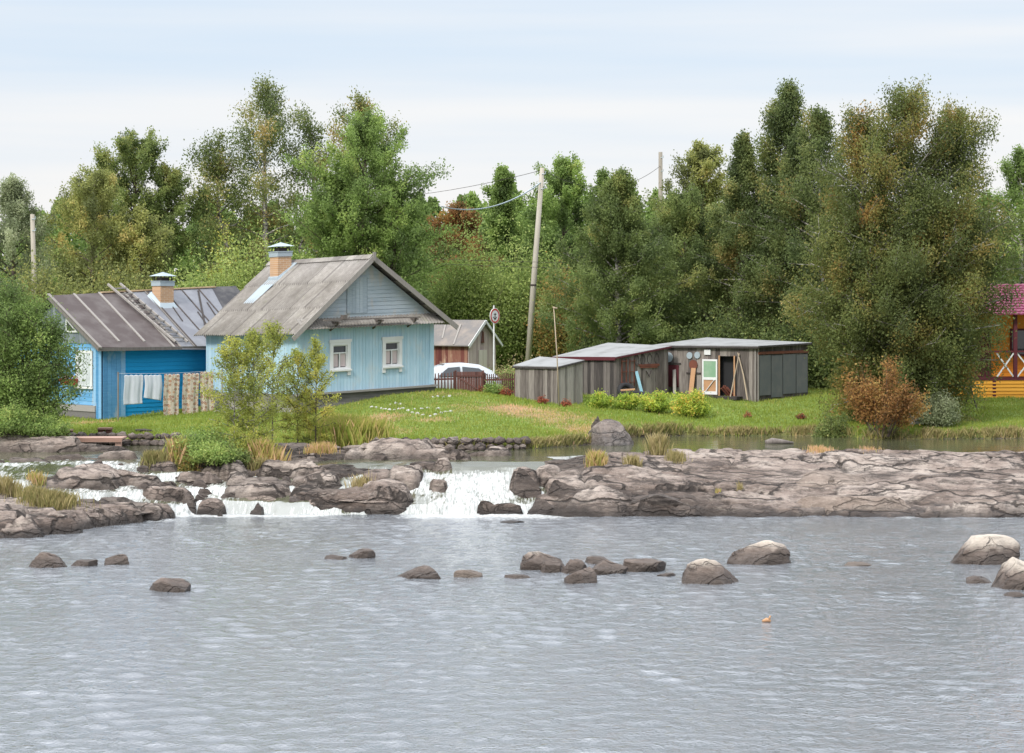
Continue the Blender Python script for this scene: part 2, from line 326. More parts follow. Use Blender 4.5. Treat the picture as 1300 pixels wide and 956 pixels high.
# ---------------------------------------------------------------- terrain
ctrl = [(-14.86, 80, 1.53), (-11.15, 83.5, 1.92), (-14.9, 72, 1.42), (-12, 72, 1.4), (-22, 80, 1.5), (-22, 72, 1.4), (-7.48, 77, 1.9), (-2.9, 80.4, 2.58), (-9, 72.5, 1.45),
 (-5.2, 71, 1.45), (-5.4, 74.5, 1.85), (-4.0, 76, 2.15), (-2.7, 82, 2.5), (-1.3, 83.5, 2.24), (1.5, 79, 2.1), (2.6, 76, 1.83), (.25, 73.5, 1.78), (-2.2, 73.5, 1.78), (-2.8, 77.5, 2.3), (2.4, 72.3, 1.5),
 (1.66, 80, 2.07), (5, 83, 2.2), (6, 85, 2.26), (10.7, 86, 2.12), (6.5, 77.5, 1.45), (11, 77.5, 1.45), (18.5, 86, 1.9), (18.5, 76, 1.45), (14, 75, 1.4), (14, 81, 1.8), (-2, 88, 1.95), (-2, 94, 2.1),
 (2, 88, 2.3), (10, 92, 2.4), (20, 94, 2.2), (-15, 92, 2.2), (-25, 92, 2.2), (0, 110, 2.9), (25, 110, 2.9), (-25, 110, 2.7), (0, 140, 3.4), (40, 140, 3.4), (-40, 140, 3.4), (35, 80, 1.7), (-35, 80, 1.6), (-35, 70, 1.4), (35, 72, 1.4)]
ctrl = np.array(ctrl, float)
def _phi(r): return np.sqrt(r*r+9)
_n = len(ctrl); _A = np.zeros((_n+3, _n+3)); _dx = ctrl[:, None, :2]-ctrl[None, :, :2]
_A[:_n, :_n] = _phi(np.sqrt((_dx**2).sum(-1)))+np.eye(_n)*-.05; _A[:_n, _n] = 1; _A[:_n, _n+1:] = ctrl[:, :2]; _A[_n:, :_n] = _A[:_n, _n:].T
_w = np.linalg.solve(_A, np.concatenate([ctrl[:, 2], [0, 0, 0]]))
def land(x, y):
    x = np.asarray(x, float); y = np.asarray(y, float); xs = x.ravel(); ys = y.ravel()
    xc = np.clip(xs, -40, 40); yc = np.clip(ys, 60, 145); r = np.full(xs.shape, _w[_n])+_w[_n+1]*xc+_w[_n+2]*yc
    for i in range(_n): r += _w[i]*_phi(np.hypot(xc-ctrl[i, 0], yc-ctrl[i, 1]))
    return r.reshape(x.shape)
bankP = [-300, 0, 90, 230, 290, 340, 420, 480, 560, 650, 700, 740, 765, 800, 850, 1050, 1100, 1150, 1300, 1600]
bankD = [72, 71.5, 71.4, 71, 70.0, 68.5, 68, 68.2, 68.6, 69, 70, 71, 71.8, 75, 76, 76, 74, 74, 74.6, 75]
def bank(p): return np.interp(p, bankP, bankD)
toeP = [-200, 0, 150, 250, 500, 700, 1300]; toeD = [56, 57, 58.8, 60.4, 60.6, 60.4, 60.0]
def river_w(x, y):       # water level of the rapids and pond
    p = 650+F*x/y; u = y-np.interp(p, toeP, toeD); k = np.interp(p, [300, 480], [0, 1]); u = u+.3*fbm(x*.9, y*.3, 0, 3, 101)+.12*fbm(x*3, y*.8, 0, 2, 102)
    a = np.interp(u, [-1, -.1, .5, 1.2, 1.5, 2.7, 3.1, 4.2, 5.5], [-.5, -.12, .32, .42, .62, .72, .95, 1.08, 1.2])
    b = np.interp(u, [-1, -.1, .3, 1.0, 1.35, 2.1, 2.7, 3.4], [-.5, -.12, .22, .45, .62, .95, 1.1, 1.2])
    return a*(1-k)+b*k
slabs = [(470, 61.1, .62, 1.25, .7), (508, 62.3, .98, .7, .5), (545, 63.3, 1.13, .8, .4), (400, 62.2, .72, .8, .4), (140, 64.9, 1.22, 1.0, .25), (180, 61.2, .62, .5, .3), (265, 60.6, .3, .4, .3), (300, 63.2, .95, .6, .3), (725, 61.0, .55, .5, .5), (560, 61.9, .66, .3, .25), (700, 62.2, 1.0, .4, .4), (640, 60.7, .28, .5, .2), (20, 57.5, .42, 2.4, 3.2), (-120, 58, .6, 3, 4), (110, 58.6, .33, 1.5, 1.9), (170, 59.5, .2, 1.1, 1.0), (45, 61.2, .8, 1.6, 1.0), (112, 61.4, 1.0, 1.0, .9), (15, 64, 1.15, 1.5, .6), (203, 63.6, 1.15, .6, .6),
 (160, 61.7, .8, .9, .3), (210, 60.9, .55, .75, .4), (250, 62.6, .85, .7, .3), (330, 61.9, .62, .95, .8), (388, 61.5, .52, .45, .6), (365, 63.4, .98, 1.2, .4), (435, 61.6, .5, 1.3, 1.0), (425, 63.1, 1.0, 1.3, .7),
 (485, 62.6, .98, .5, .8), (505, 66, 1.42, 1.5, 1.3), (405, 65.8, 1.3, 1.4, 1.2), (355, 67, 1.33, 1.2, 1.0), (286, 64.3, 1.05, 1.4, 1.2), (560, 64.9, 1.26, .9, .25), (620, 66.3, 1.24, .8, .3),
 (668, 61.9, .98, .45, .5), (612, 60.9, .35, .28, .25), (690, 60.9, .5, .4, .35), (90, 64.8, 1.24, .9, .25), (30, 68.5, 1.35, 3.5, .8), (300, 62.2, .8, .3, .2)]
prof = {700: [(60, -.4), (60.5, .4), (61.3, .7), (62.3, 1.0), (63.5, 1.22), (65, 1.15), (66, .8)],
 760: [(59.8, -.4), (60.2, .42), (61.2, .8), (62.5, 1.12), (64, 1.32), (65.5, 1.3), (66.3, .8)],
 850: [(59.7, -.4), (60.0, .3), (61.2, .65), (62.5, .92), (65, 1.3), (66.3, 1.34), (67.0, .9), (69, .7)],
 1000: [(59.6, -.4), (60.0, .2), (61.5, .38), (62, .62), (64, .92), (66, 1.26), (66.8, 1.32), (67.5, .9), (69, .7)],
 1200: [(59.4, -.4), (59.9, .15), (61.3, .33), (62, .55), (64, .9), (66, 1.24), (66.8, 1.32), (67.6, .9), (69, .7)],
 1700: [(59.4, -.4), (59.9, .15), (61.3, .33), (62, .55), (64, .9), (66, 1.24), (66.8, 1.32), (67.6, .9), (69, .7)]}
_pd = np.arange(58, 71.01, .1); _pk = sorted(prof); _pt = np.array([np.interp(_pd, [a for a, b in prof[k]], [b for a, b in prof[k]]) for k in _pk])
def shelf(p, y):
    i = np.clip(np.searchsorted(_pk, p)-1, 0, len(_pk)-2); a = np.array(_pk, float)
    t = np.clip((p-a[i])/(a[i+1]-a[i]), 0, 1); j = np.clip((y-58)/.1, 0, len(_pd)-1.001); j0 = j.astype(int); f = j-j0
    g = lambda q: _pt[q, j0]*(1-f)+_pt[q, np.minimum(j0+1, len(_pd)-1)]*f
    return g(i)*(1-t)+g(i+1)*t
CRK = {}
def terrain(x, y):
    """height, rockness, dryness"""
    p = 650+F*x/np.maximum(y, 5)
    wx = .35*fbm(x*.9, y*1.4, 0, 4, 5); wy = .3*fbm(x*.8, y*1.3, 3, 4, 9)
    W = river_w(x, y); bed = np.where(y < 57, -.9, W-.35-.15*fbm(x, y, 0, 3, 2))
    bed = np.where((y > 64) & (p > 560), .75, bed); t = bed.copy()
    for (sp_, sd_, sz, hx, hy) in slabs:
        r = np.hypot((x+wx-X(sp_, sd_))/hx, (y+wy-sd_)/hy); k = sstep(1.2, .78, r); top = sz+.1*(1-r*r)
        t = np.maximum(t, np.where(k > 0, bed+(top-bed)*k, -9))
    ps = p+25*fbm(x*.8, y*.8, 7, 3, 3); sh = shelf(p+12*wx, y+.5*wy-.25*fbm(x*1.5, y*.6, 0, 3, 21)); k = sstep(688, 702, ps)
    t = np.where(k > 0, np.maximum(t, bed+(sh-bed)*k), t)
    inrock = (y > 50) & (y < 70.5)
    gx = (x+.22*y+.8*fbm(x*.35, y*.5, 0, 2, 33))/2.6; gy = (y-.10*x+.35*fbm(x*.5, y*.7, 1, 3, 34))/1.05
    ci = np.floor(gx).astype(np.int64); cj = np.floor(gy).astype(np.int64); f1 = np.full(x.shape, 9.); f2 = np.full(x.shape, 9.); hh = 0*x; dyc = 0*x
    for a in (-1, 0, 1):
        for b in (-1, 0, 1):
            px_ = ci+a+_hash(ci+a, cj+b, 0, 5); py_ = cj+b+_hash(ci+a, cj+b, 0, 6); dd = np.hypot(gx-px_, gy-py_); hv = _hash(ci+a, cj+b, 0, 7)
            n1 = dd < f1; f2 = np.where(n1, f1, np.minimum(f2, dd)); hh = np.where(n1, hv, hh); dyc = np.where(n1, gy-py_, dyc); f1 = np.where(n1, dd, f1)
    edge = f2-f1+.04*fbm(x*3, y*3, 0, 2, 35); crack = np.exp(-(np.maximum(edge, 0)/.035)**2)
    cr2_ = np.abs(fbm(x*.8-y*.3, y*1.7, 8, 3, 43)); crack = np.maximum(crack, .7*np.exp(-(cr2_/.022)**2))
    rz = ((.24*(hh-.5)+.16*np.clip(dyc, -1, 1)*(hh-.2)*2)*np.where(p > 700, 1-.75*sstep(64.5, 66.0, y), 1)-.13*crack+.05*fbm(x*.8, y*1.2, 0, 3, 51)+.035*fbm(x*3, y*6, 0, 4, 61)+.12*(lambda q_: (q_-np.floor(q_))*sstep(1.0, .9, q_-np.floor(q_))-.4)((y-.12*x)*1.15+1.6*fbm(x*.3, y*.6, 0, 4, 63)))*sstep(0, .25, t-bed-.1)
    t = np.where(inrock, t+rz, t); CRK['c'] = np.where(inrock, crack, 0); CRK['h'] = hh
    # banks and land
    b = bank(p)+.25*fbm(x*1.2, 0*y, 0, 3, 71)+.12*fbm(x*5, y*2, 0, 2, 72)
    ln = land(x, y)+.04*fbm(x*.7, y*.7, 0, 3, 81)*sstep(72, 76, y)+.015*fbm(x*4, y*4, 0, 2, 82)
    kb = sstep(-.18, .14, y-b); lim = 1.42+.22*np.maximum(y-b, 0); ln2 = np.minimum(ln, lim)
    pileft = sstep(70, 72, y)
    t = np.where(kb > 0, np.maximum(t*(1-kb)+ln2*kb, np.where(y < b+.5, t*(1-kb)+ln2*kb, ln2)), t)
    t = np.where(y > 150, t+(y-150)*.004, t)
    rock = np.where((y < b+.02), 1., 0.); rock = 1-sstep(-.05, .12, y-b)
    dry = 0*x
    for (bp, bd, rp, rd, a) in ((700, 75.5, 2.2, 2.4, .85), (640, 76.5, 2.4, 1.6, .75), (580, 79.5, 1.4, .9, .6), (500, 74.5, 1.3, 1.0, 1), (545, 74.0, 1.2, .6, .9), (470, 72.5, 1.5, 1.5, .55), (430, 70, 1.6, 1.5, .7), (740, 73.5, 1.0, 1.6, .8), (1215, 78.5, 1.5, 1, .5), (620, 71.2, 2.5, .6, .4), (640, 84.5, 2.5, 1.2, .3), (380, 73, 1.5, 3, .4), (110, 78.7, 1.6, .5, .9), (320, 72, 1.8, 2, .4)):
        dry = np.maximum(dry, a*np.exp(-(((x-X(bp, bd))/rp)**2+((y-bd)/rd)**2)))
    edge_ = np.exp(-((y-b)/.45)**2)
    dry = np.clip(dry*(.8+.5*fbm(x*.9, y*.7, 0, 4, 95))+.5*edge_+.3*fbm(x*.6, y*.6, 0, 4, 91), 0, 1)
    CRK['c'] = np.maximum(CRK['c'], .9*np.exp(-((y-b)/.13)**2))
    return t, rock, dry, b
def axis(a, b, step, lo, hi, g=1.35):
    v = list(np.arange(a, b+1e-6, step)); s = step
    while v[-1] < hi: s *= g; v.append(min(v[-1]+s, hi))
    s = step
    while v[0] > lo: s *= g; v.insert(0, max(v[0]-s, lo))
    return np.array(v)
def grid(xs, ys, off=0):
    nx, ny = len(xs), len(ys); Xg, Yg = np.meshgrid(xs, ys)
    i = np.arange(nx*ny).reshape(ny, nx); f = np.stack([i[:-1, :-1], i[:-1, 1:], i[1:, 1:], i[1:, :-1]], -1).reshape(-1, 4)
    return Xg, Yg, f
ys1 = np.concatenate([axis(53, 70.5, .075, -60, 70.5), np.arange(70.6, 92, .16)]); ys1 = np.concatenate([ys1, axis(92.2, 93, .3, 92.2, 900, 1.3)[1:]])
xs1 = axis(-17.5, 19, .09, -600, 600)
Xg, Yg, fg = grid(xs1, ys1)
Tz, Tr, Td, Tb = terrain(Xg, Yg); _p = 650+F*Xg/np.maximum(Yg, 5); _rel = Tz-np.maximum(river_w(Xg, np.maximum(Yg, 5)), 0)+.10*fbm(Xg*1.3, Yg*1.6, 0, 4, 131); _wet = sstep(.30, .06, _rel)*(_p < 745)*(Yg < 70)+.85*sstep(.75, .25, Tz+.35*fbm(Xg*.8, Yg, 0, 3, 132))*sstep(1000, 880, _p)*(_p >= 700)*(Yg < 64); Tc = np.clip(np.maximum(CRK['c'], _wet*.85), 0, 1)*np.maximum(Tr, np.exp(-((Yg-Tb)/.2)**2)); Th = CRK['h']
def gz(x, y):
    i = int(np.clip(np.searchsorted(xs1, x)-1, 0, len(xs1)-2)); j = int(np.clip(np.searchsorted(ys1, y)-1, 0, len(ys1)-2))
    u = (x-xs1[i])/(xs1[i+1]-xs1[i]); v = (y-ys1[j])/(ys1[j+1]-ys1[j]); return float((Tz[j, i]*(1-u)+Tz[j, i+1]*u)*(1-v)+(Tz[j+1, i]*(1-u)+Tz[j+1, i+1]*u)*v)
def ground_mat():
    m = NM('ground_rock_and_turf'); va = m.n('ShaderNodeVertexColor', layer_name='Col'); c, r, n = rockcol(m, .0, .34, va.outputs[1], True)
    a = m.attr('Col', 0); dr = m.attr('Col', 1)
    n1 = m.noise(1.3, 6, coord='Object'); n2 = m.noise(9, 6, rough=.75)
    g = m.ramp(n2, [(.3, (.08, .125, .02)), (.5, (.15, .215, .04)), (.7, (.23, .29, .065))])
    dd = m.ramp(n2, [(.3, (.12, .075, .04)), (.5, (.30, .22, .11)), (.7, (.42, .33, .19))])
    df = m.rng(m.math('ADD', dr, m.math('MULTIPLY', m.math('SUBTRACT', n1, .5), .8)), .3, .75)
    tc_ = m.mix(df, g, dd)
    fin = m.mix(m.rng(m.math('ADD', a, m.math('MULTIPLY', m.math('SUBTRACT', n2, .5), .3)), .4, .6), tc_, c)
    fin = m.mix(m.math('MULTIPLY', m.attr('Col', 2), .85), fin, (.035, .028, .024)); rr = m.n('ShaderNodeMix'); m.l(a, rr.inputs[0]); rr.inputs[2].default_value = .95; m.l(r, rr.inputs[3])
    m.surf(fin, rr.outputs[0], n, spec=.3); return m.m
go = quick('ground', np.stack([Xg.ravel(), Yg.ravel(), Tz.ravel()], -1), fg, ground_mat(), col=np.stack([Tr.ravel(), Td.ravel(), Tc.ravel(), Th.ravel()], -1), smooth=True)
tag(go, kind='structure')
# ---------------------------------------------------------------- water
def water_mat(name, body=(.035, .045, .045), bump=.5, fx=1.0, rough=.07, streak=(3, 12, 1)):
    m = NM(name); m1 = m.noise(4.2*fx, 4, (1, .9, 1), rough=.62); m2 = m.noise(17*fx, 2, (1, .8, 1))
    h = m.math('ADD', m1, m.math('MULTIPLY', m2, .35)); nrm = m.bump(h, m.rng(m.noise(.28, 4, (.6, 1.3, 1)), .38, .62, .8*bump, 1.3*bump) if name == 'river_water' else bump, .07)
    pw = m.surf(body, rough, nrm, out=False, spec=.5, IOR=2.7)
    f = m.attr('Col', 0); fn = m.noise(2.2, 8, streak, rough=.72)
    ff = m.rng(m.math('ADD', m.math('MULTIPLY', f, 1.0), m.math('MULTIPLY', m.math('SUBTRACT', fn, .5), 2.3)), .35, .85)
    fo = m.surf(m.mix(m.rng(m.noise(3.5, 5, streak, rough=.7), .36, .58), (.17, .185, .175), (.68, .69, .68)), .7, m.bump(fn, .6, .08), out=False)
    x = m.n('ShaderNodeMixShader'); m.l(ff, x.inputs[0]); m.l(pw, x.inputs[1]); m.l(fo, x.inputs[2]); m.l(x.outputs[0], m.out.inputs[0]); return m.m
def waves(x, y, amp=1.0, seed=3, wl=(.25, .8), n=60):
    r = np.random.default_rng(seed); z = 0*x
    for i in range(n):
        lam = wl[0]*(wl[1]/wl[0])**r.random(); th = r.normal(0, .8)+math.pi/2; k = 2*math.pi/lam
        z = z+.0024*lam**.95*np.sin(k*(x*math.cos(th)+y*math.sin(th))+r.random()*6.28)
    gust = .75+.45*sstep(-.35, .4, fbm(x*.16, y*.3, 0, 4, 77))
    return amp*z*gust
xs2 = axis(-14.8, 14.8, .072, -200, 200); ys2 = axis(28, 61.8, .072, -80, 61.8)
Xw, Yw, fw = grid(xs2, ys2)
zw = waves(Xw, Yw)*np.where((np.abs(Xw) < 16) & (Yw > 25), 1, .0)
pw_ = 650+F*Xw/np.maximum(Yw, 5); foam = 0*Xw
for (fp, fd, rp, rd, a) in ((605, 60.2, 2.2, .6, 1.0), (640, 60.0, 2.2, 1.0, .75), (560, 59.9, 1.3, .8, .7), (300, 60.1, 2.6, .5, .75), (180, 58.8, 1.2, .5, .5), (380, 60.2, 1.0, .3, .8), (720, 60, .6, .25, .5), (1170, 59.6, .8, .2, .5), (1260, 59.5, .8, .2, .5)):
    foam = np.maximum(foam, a*np.exp(-(((Xw-X(fp, fd))/rp)**4+((Yw-fd)/rd)**2)))
zw = zw+.05*foam*fbm(Xw*3, Yw*3, 0, 3, 8)
wo = quick('river_water', np.stack([Xw.ravel(), Yw.ravel(), zw.ravel()], -1), fw, water_mat('river_water', (.145, .157, .172), .58, 1.0, .04), col=np.stack([foam.ravel()]*3, -1), smooth=True); tag(wo, kind='structure')  # pale body colour carries part of the sky reflection
# rapids + pond
xs3 = axis(-16.5, 18, .075, -60, 60); ys3 = np.concatenate([np.arange(55.5, 66, .06), np.arange(66.1, 77.5, .16)])
Xr, Yr, fr = grid(xs3, ys3); Wr = river_w(Xr, Yr); pr = 650+F*Xr/Yr
sl_ = np.gradient(Wr, axis=0)/np.gradient(Yr, axis=0)
foam = np.clip((sl_-.1)*1.8, 0, .70)*(.78+(.7+.9*sstep(500, 430, pr))*fbm(Xr*.9, Yr*.5, 0, 3, 111))
foam = np.maximum(foam, .68*sstep(1.2, .4, np.abs(pr-600)/80)*sstep(63.2, 62.4, Yr)*sstep(60, 60.4, Yr))
foam = np.maximum(foam, np.clip(.38+.5*fbm(Xr*.7, Yr*1.1, 0, 3, 112), 0, 1)*sstep(420, 300, pr)*sstep(66, 64.5, Yr)); foam = np.where(pr > 745, 0, foam)
turb = np.clip(foam, 0, 1)
Wz = Wr+turb*(.12*(1-2*np.abs(fbm(Xr*2.4, Yr*1.1, 0, 4, 13)))-.06+.05*fbm(Xr*7, Yr*3, 0, 3, 14))+.006*fbm(Xr*2.5, Yr*4, 0, 3, 15)
dryside = (pr > 700+10*fbm(Xr, Yr, 0, 2, 4)) & (Yr < 66.4-.6*sstep(760, 710, pr))
film = (pr > 1140) & (Yr > 59.6) & (Yr < 64.3); Tr_ = terrain(Xr, Yr)[0]; fmask = sstep(.12, .3, fbm(Xr*.55, Yr*1.3, 0, 3, 19))*sstep(1140, 1170, pr)
Wz = np.where(dryside, np.where(film & (fmask > 1.3), Tr_+.035*(fmask-.2), -.6), Wz); foam = np.where(film & dryside, .15+.55*sstep(.1, .5, fbm(Xr*1.3, Yr*2.5, 0, 3, 23)), foam)
ro = quick('rapids_water', np.stack([Xr.ravel(), Yr.ravel(), Wz.ravel()], -1), fr, water_mat('rapids_water', (.075, .078, .045), .10, 1.0, .05, (6.5, .9, 1.3)), col=np.stack([foam.ravel()]*3, -1), smooth=True); tag(ro, kind='structure')  # green in the body colour stands in for the reflected lawn
# ---------------------------------------------------------------- plants
def leaves(name, pts, size, mat, parent, val, aspect=.55, hang=0.):
    n = len(pts); a = rng.normal(size=(n, 3)); a[:, 2] -= hang; a /= np.linalg.norm(a, axis=1)[:, None]
    b = rng.normal(size=(n, 3)); b -= a*(a*b).sum(1)[:, None]; b /= np.linalg.norm(b, axis=1)[:, None]
    s = size*(.65+.7*rng.random(n))[:, None]; a = a*s; b = b*s*aspect
    v = np.stack([pts-a*.5, pts+b*.5, pts+a*.5, pts-b*.5], 1).reshape(-1, 3)
    f = np.arange(4*n).reshape(-1, 4); c = np.repeat(np.clip(val, 0, 1), 4)
    return quick(name, v, f, mat, parent, col=np.stack([c, c, c], -1))
PROF = {'round': lambda t: np.sin(np.pi*(.14+.82*t))**.65, 'egg': lambda t: np.sin(np.pi*(.25+.73*t))**.8, 'cone': lambda t: (1-t)**.75*np.minimum(1, .55+3*t)+.04,
        'column': lambda t: (np.sin(np.pi*(.2+.75*t))**.5)}
def tree(name, label, cat, x, y, top, rad, mat, shape='egg', n=26000, ls=.13, lo=.12, droop=0., limbs=60, seed=1, bark='bark', group=None, base=None, leaders=None, spread=.12, up=1., hue=0., trunk=None, jitter=.36, cluster=.55, top_hue=0):
    r = random.Random(seed); global rng; rng = np.random.default_rng(seed)
    z0 = (gz(x, y) if base is None else base)-.1; Ht = top-z0; n = int(n*1.55)
    o = empty(name, label, cat, (x, y, z0), 0, group); tb = MB(); segs = []
    for (lx, ly, lh, lr) in (leaders or [(0, 0, 1., 1.)]):
        h = Ht*lh; rt = (trunk or .018*Ht)*(.6+.4*lh); pts = []
        ph = r.random()*6
        for i in range(7):
            t = i/6; pts.append(Vector((lx*min(1, t*1.6)+.12*math.sin(ph+t*5)*t*rad*.3, ly*min(1, t*1.6)+.1*math.cos(ph*2+t*4)*t*rad*.3, h*.97*t)))
        tb.tube(pts, [rt*(1-.9*i/6) for i in range(7)], 7, .5)
        nl = max(6, int(limbs*lr))
        for i in range(nl):
            u = (i+r.random())/nl; t = lo+(1-lo)*u*.985; q = t*6; k = min(5, int(q)); p0 = pts[k].lerp(pts[k+1], q-k)
            az = i*2.399+r.random()*.8; Lm = rad*lr*float(PROF[shape](u))*(1-jitter+2*jitter*r.random())+.15
            e = R_(8+55*u*up)*(.7+.6*r.random()); d = Vector((math.cos(az)*math.cos(e), math.sin(az)*math.cos(e), math.sin(e)))
            pp = [p0]
            for j in range(1, 5):
                s = j/4; pp.append(p0+d*Lm*s+Vector((0, 0, (-.28*droop*s*s+.06*s)*Lm)))
            tb.tube(pp, [max(.012, rt*.35*(1-u*.6)*(1-.85*j/4)) for j in range(5)], 4, .5, False)
            hv = r.gauss(0, .13)
            for j in range(8):
                s = .28+.72*(j+r.random())/8; q = s*4; k = min(3, int(q)); c0 = pp[k].lerp(pp[k+1], q-k)
                dv = (d*.8+Vector((r.gauss(0, .6), r.gauss(0, .6), r.gauss(.15, .45)))).normalized()
                sl2 = Lm*cluster*(.35+.4*r.random())*(1.15-s*.4); c1 = c0+dv*sl2
                segs.append((*c0, *c1, hv+r.gauss(0, .06), .4+sl2))
                if j % 2 == 0: tb.tube([c0, c1], [.012, .006], 3, .5, False)
    segs = np.array(segs); wts = segs[:, 7]/segs[:, 7].sum(); idx = rng.choice(len(segs), n, p=wts); S = segs[idx]; t = rng.random(n)[:, None]**.8
    pos = S[:, :3]*(1-t)+S[:, 3:6]*t+rng.normal(size=(n, 3))*spread
    if droop > 0:
        st = rng.integers(0, 3, n); pos[:, 2] -= droop*rng.random(n)**1.5*.9
    pos[:, 2] = np.maximum(pos[:, 2], .12)
    cl = fbm(pos[:, 0]*1.1+seed, pos[:, 1]*1.1, pos[:, 2]*1.1, 3, 3)
    val = .42+hue+S[:, 6]*1.3+.42*cl+rng.normal(size=n)*.07+top_hue*pos[:, 2]/Ht
    tb.build('trunk', M['bark_birch' if bark == 'birch' else 'bark'], o, True)
    leaves('crown', pos, ls*.86, L[mat], o, val, hang=droop)
    return o
def bush(name, label, cat, x, y, w_, h_, mat, n=2500, ls=.09, seed=1, stems=26, group=None, base=None, depth=None, t0=.3, hue=0., spread=.05, upright=.0, part='foliage'):
    global rng; rng = np.random.default_rng(seed); r = random.Random(seed); z0 = (gz(x, y) if base is None else base)-.04
    o = empty(name, label, cat, (x, y, z0), 0, group); tb = MB(); sg = []; dp = depth or w_*.8
    for i in range(stems):
        az = r.random()*6.283; rr = math.sqrt(r.random()); zz = h_*(math.sqrt(max(0, 1-rr*rr*.8))*(.55+.55*r.random()**1.5)+upright*r.random()*.3)
        b = Vector((math.cos(az)*rr*w_*.5, math.sin(az)*rr*dp*.5, max(zz, .15*h_))); a = Vector((b.x*.25, b.y*.25, 0)); m_ = a.lerp(b, .55)+Vector((0, 0, .08*h_))
        tb.tube([a, m_, b], [.016, .01, .004], 3, .5, False); sg.append((*a, *m_, *b, r.gauss(0, .19)))
    sg = np.array(sg); S = sg[rng.integers(0, stems, n)]; t = (t0+(1-t0)*rng.random(n))[:, None]
    pos = S[:, :3]*(1-t)**2+2*S[:, 3:6]*t*(1-t)+S[:, 6:9]*t**2+rng.normal(size=(n, 3))*np.array([w_, dp, h_])*spread*1.6
    pos[:, 2] = np.abs(pos[:, 2]); val = .45+hue+S[:, 9]+rng.normal(size=n)*.16
    tb.build('stems', M['bark'], o); leaves(part, pos, ls, L[mat], o, val); return o
def blades(x, y, z, hgt, wid, lean, val, name, mat, parent=None):
    n = len(x); az = rng.random(n)*6.283; ca, sa = np.cos(az), np.sin(az); la = rng.random(n)*6.283; lx = np.cos(la)*lean*hgt; ly = np.sin(la)*lean*hgt
    P = lambda a, b, c: np.stack([a, b, c], -1)
    v = np.stack([P(x-ca*wid, y-sa*wid, z-.02), P(x+ca*wid, y+sa*wid, z-.02), P(x+ca*wid*.6+lx*.4, y+sa*wid*.6+ly*.4, z+hgt*.6), P(x+lx, y+ly, z+hgt)], 1).reshape(-1, 3)
    c = np.repeat(np.clip(val, 0, 1), 4); return quick(name, v, np.arange(4*n).reshape(-1, 4), L[mat], parent, col=np.stack([c]*3, -1))
def tuft(label, px, d, w_, h_, n=500, mat='straw', group='dry grass tufts on the rocks', hue=0., lean=.45, seed=1, base=None):
    global rng; rng = np.random.default_rng(seed); x0, y0 = X(px, d), d; z0 = gz(x0, y0) if base is None else base
    xs_ = rng.normal(size=n)*w_*.25; ys_ = rng.normal(size=n)*w_*.22; zz = terrain(xs_+x0, ys_+y0)[0]-z0; zz = np.maximum(zz, -.25)
    o = blades(xs_, ys_, zz, h_*(.4+.6*rng.random(n)), np.full(n, .008), lean*rng.random(n), .45+hue+rng.normal(size=n)*.2, 'grass_tuft', mat)
    o.location = (x0, y0, z0); tag(o, label, 'grass tuft', group); return o
# lawn blades (uncountable)
def lawn():
    global rng; rng = np.random.default_rng(5); n = 230000
    y = 68+24*rng.random(n)**1.25; x = (rng.random(n)*2-1)*.245*y; t, rk, dr, b = terrain(x, y); p = 650+F*x/y
    k = (y > b+.03) & ~((y > 90)) ; x, y, t, dr, b = x[k], y[k], t[k], dr[k], b[k]; e = np.exp(-((y-b)/.3)**2)
    h = (.045+.06*rng.random(len(x))**1.5)*(1+.9*np.maximum(0, fbm(x*.8, y*.8, 0, 3, 44)))*(1+1.2*e)*(1-.3*dr)
    o = blades(x, y, t, h, np.full(len(x), .014), .5*rng.random(len(x)), .15+.78*sstep(.3, .8, dr+.22*rng.normal(size=len(x)))+.10*rng.normal(size=len(x))+.28*fbm(x*.9, y*.9, 0, 4, 6), 'grass', 'grass'); tag(o, kind='stuff')
lawn()
def fringe():
    global rng; rng = np.random.default_rng(6); n = 17000; p = 560+760*rng.random(n); d = bank(p)+rng.normal(size=n)*.12; x = X(p, d)
    t, rk, dr, b = terrain(x, d); k = (t > 1.22); x, d, t = x[k], d[k], t[k]
    o = blades(x, d, t, .10+.16*rng.random(len(x))+.12*np.maximum(0, fbm(x*1.5, d, 0, 2, 3)), np.full(len(x), .012), .8*rng.random(len(x)), .38+.2*rng.normal(size=len(x))+.25*fbm(x, d*0, 0, 2, 5), 'bank_grass', 'straw'); tag(o, kind='stuff')
fringe()
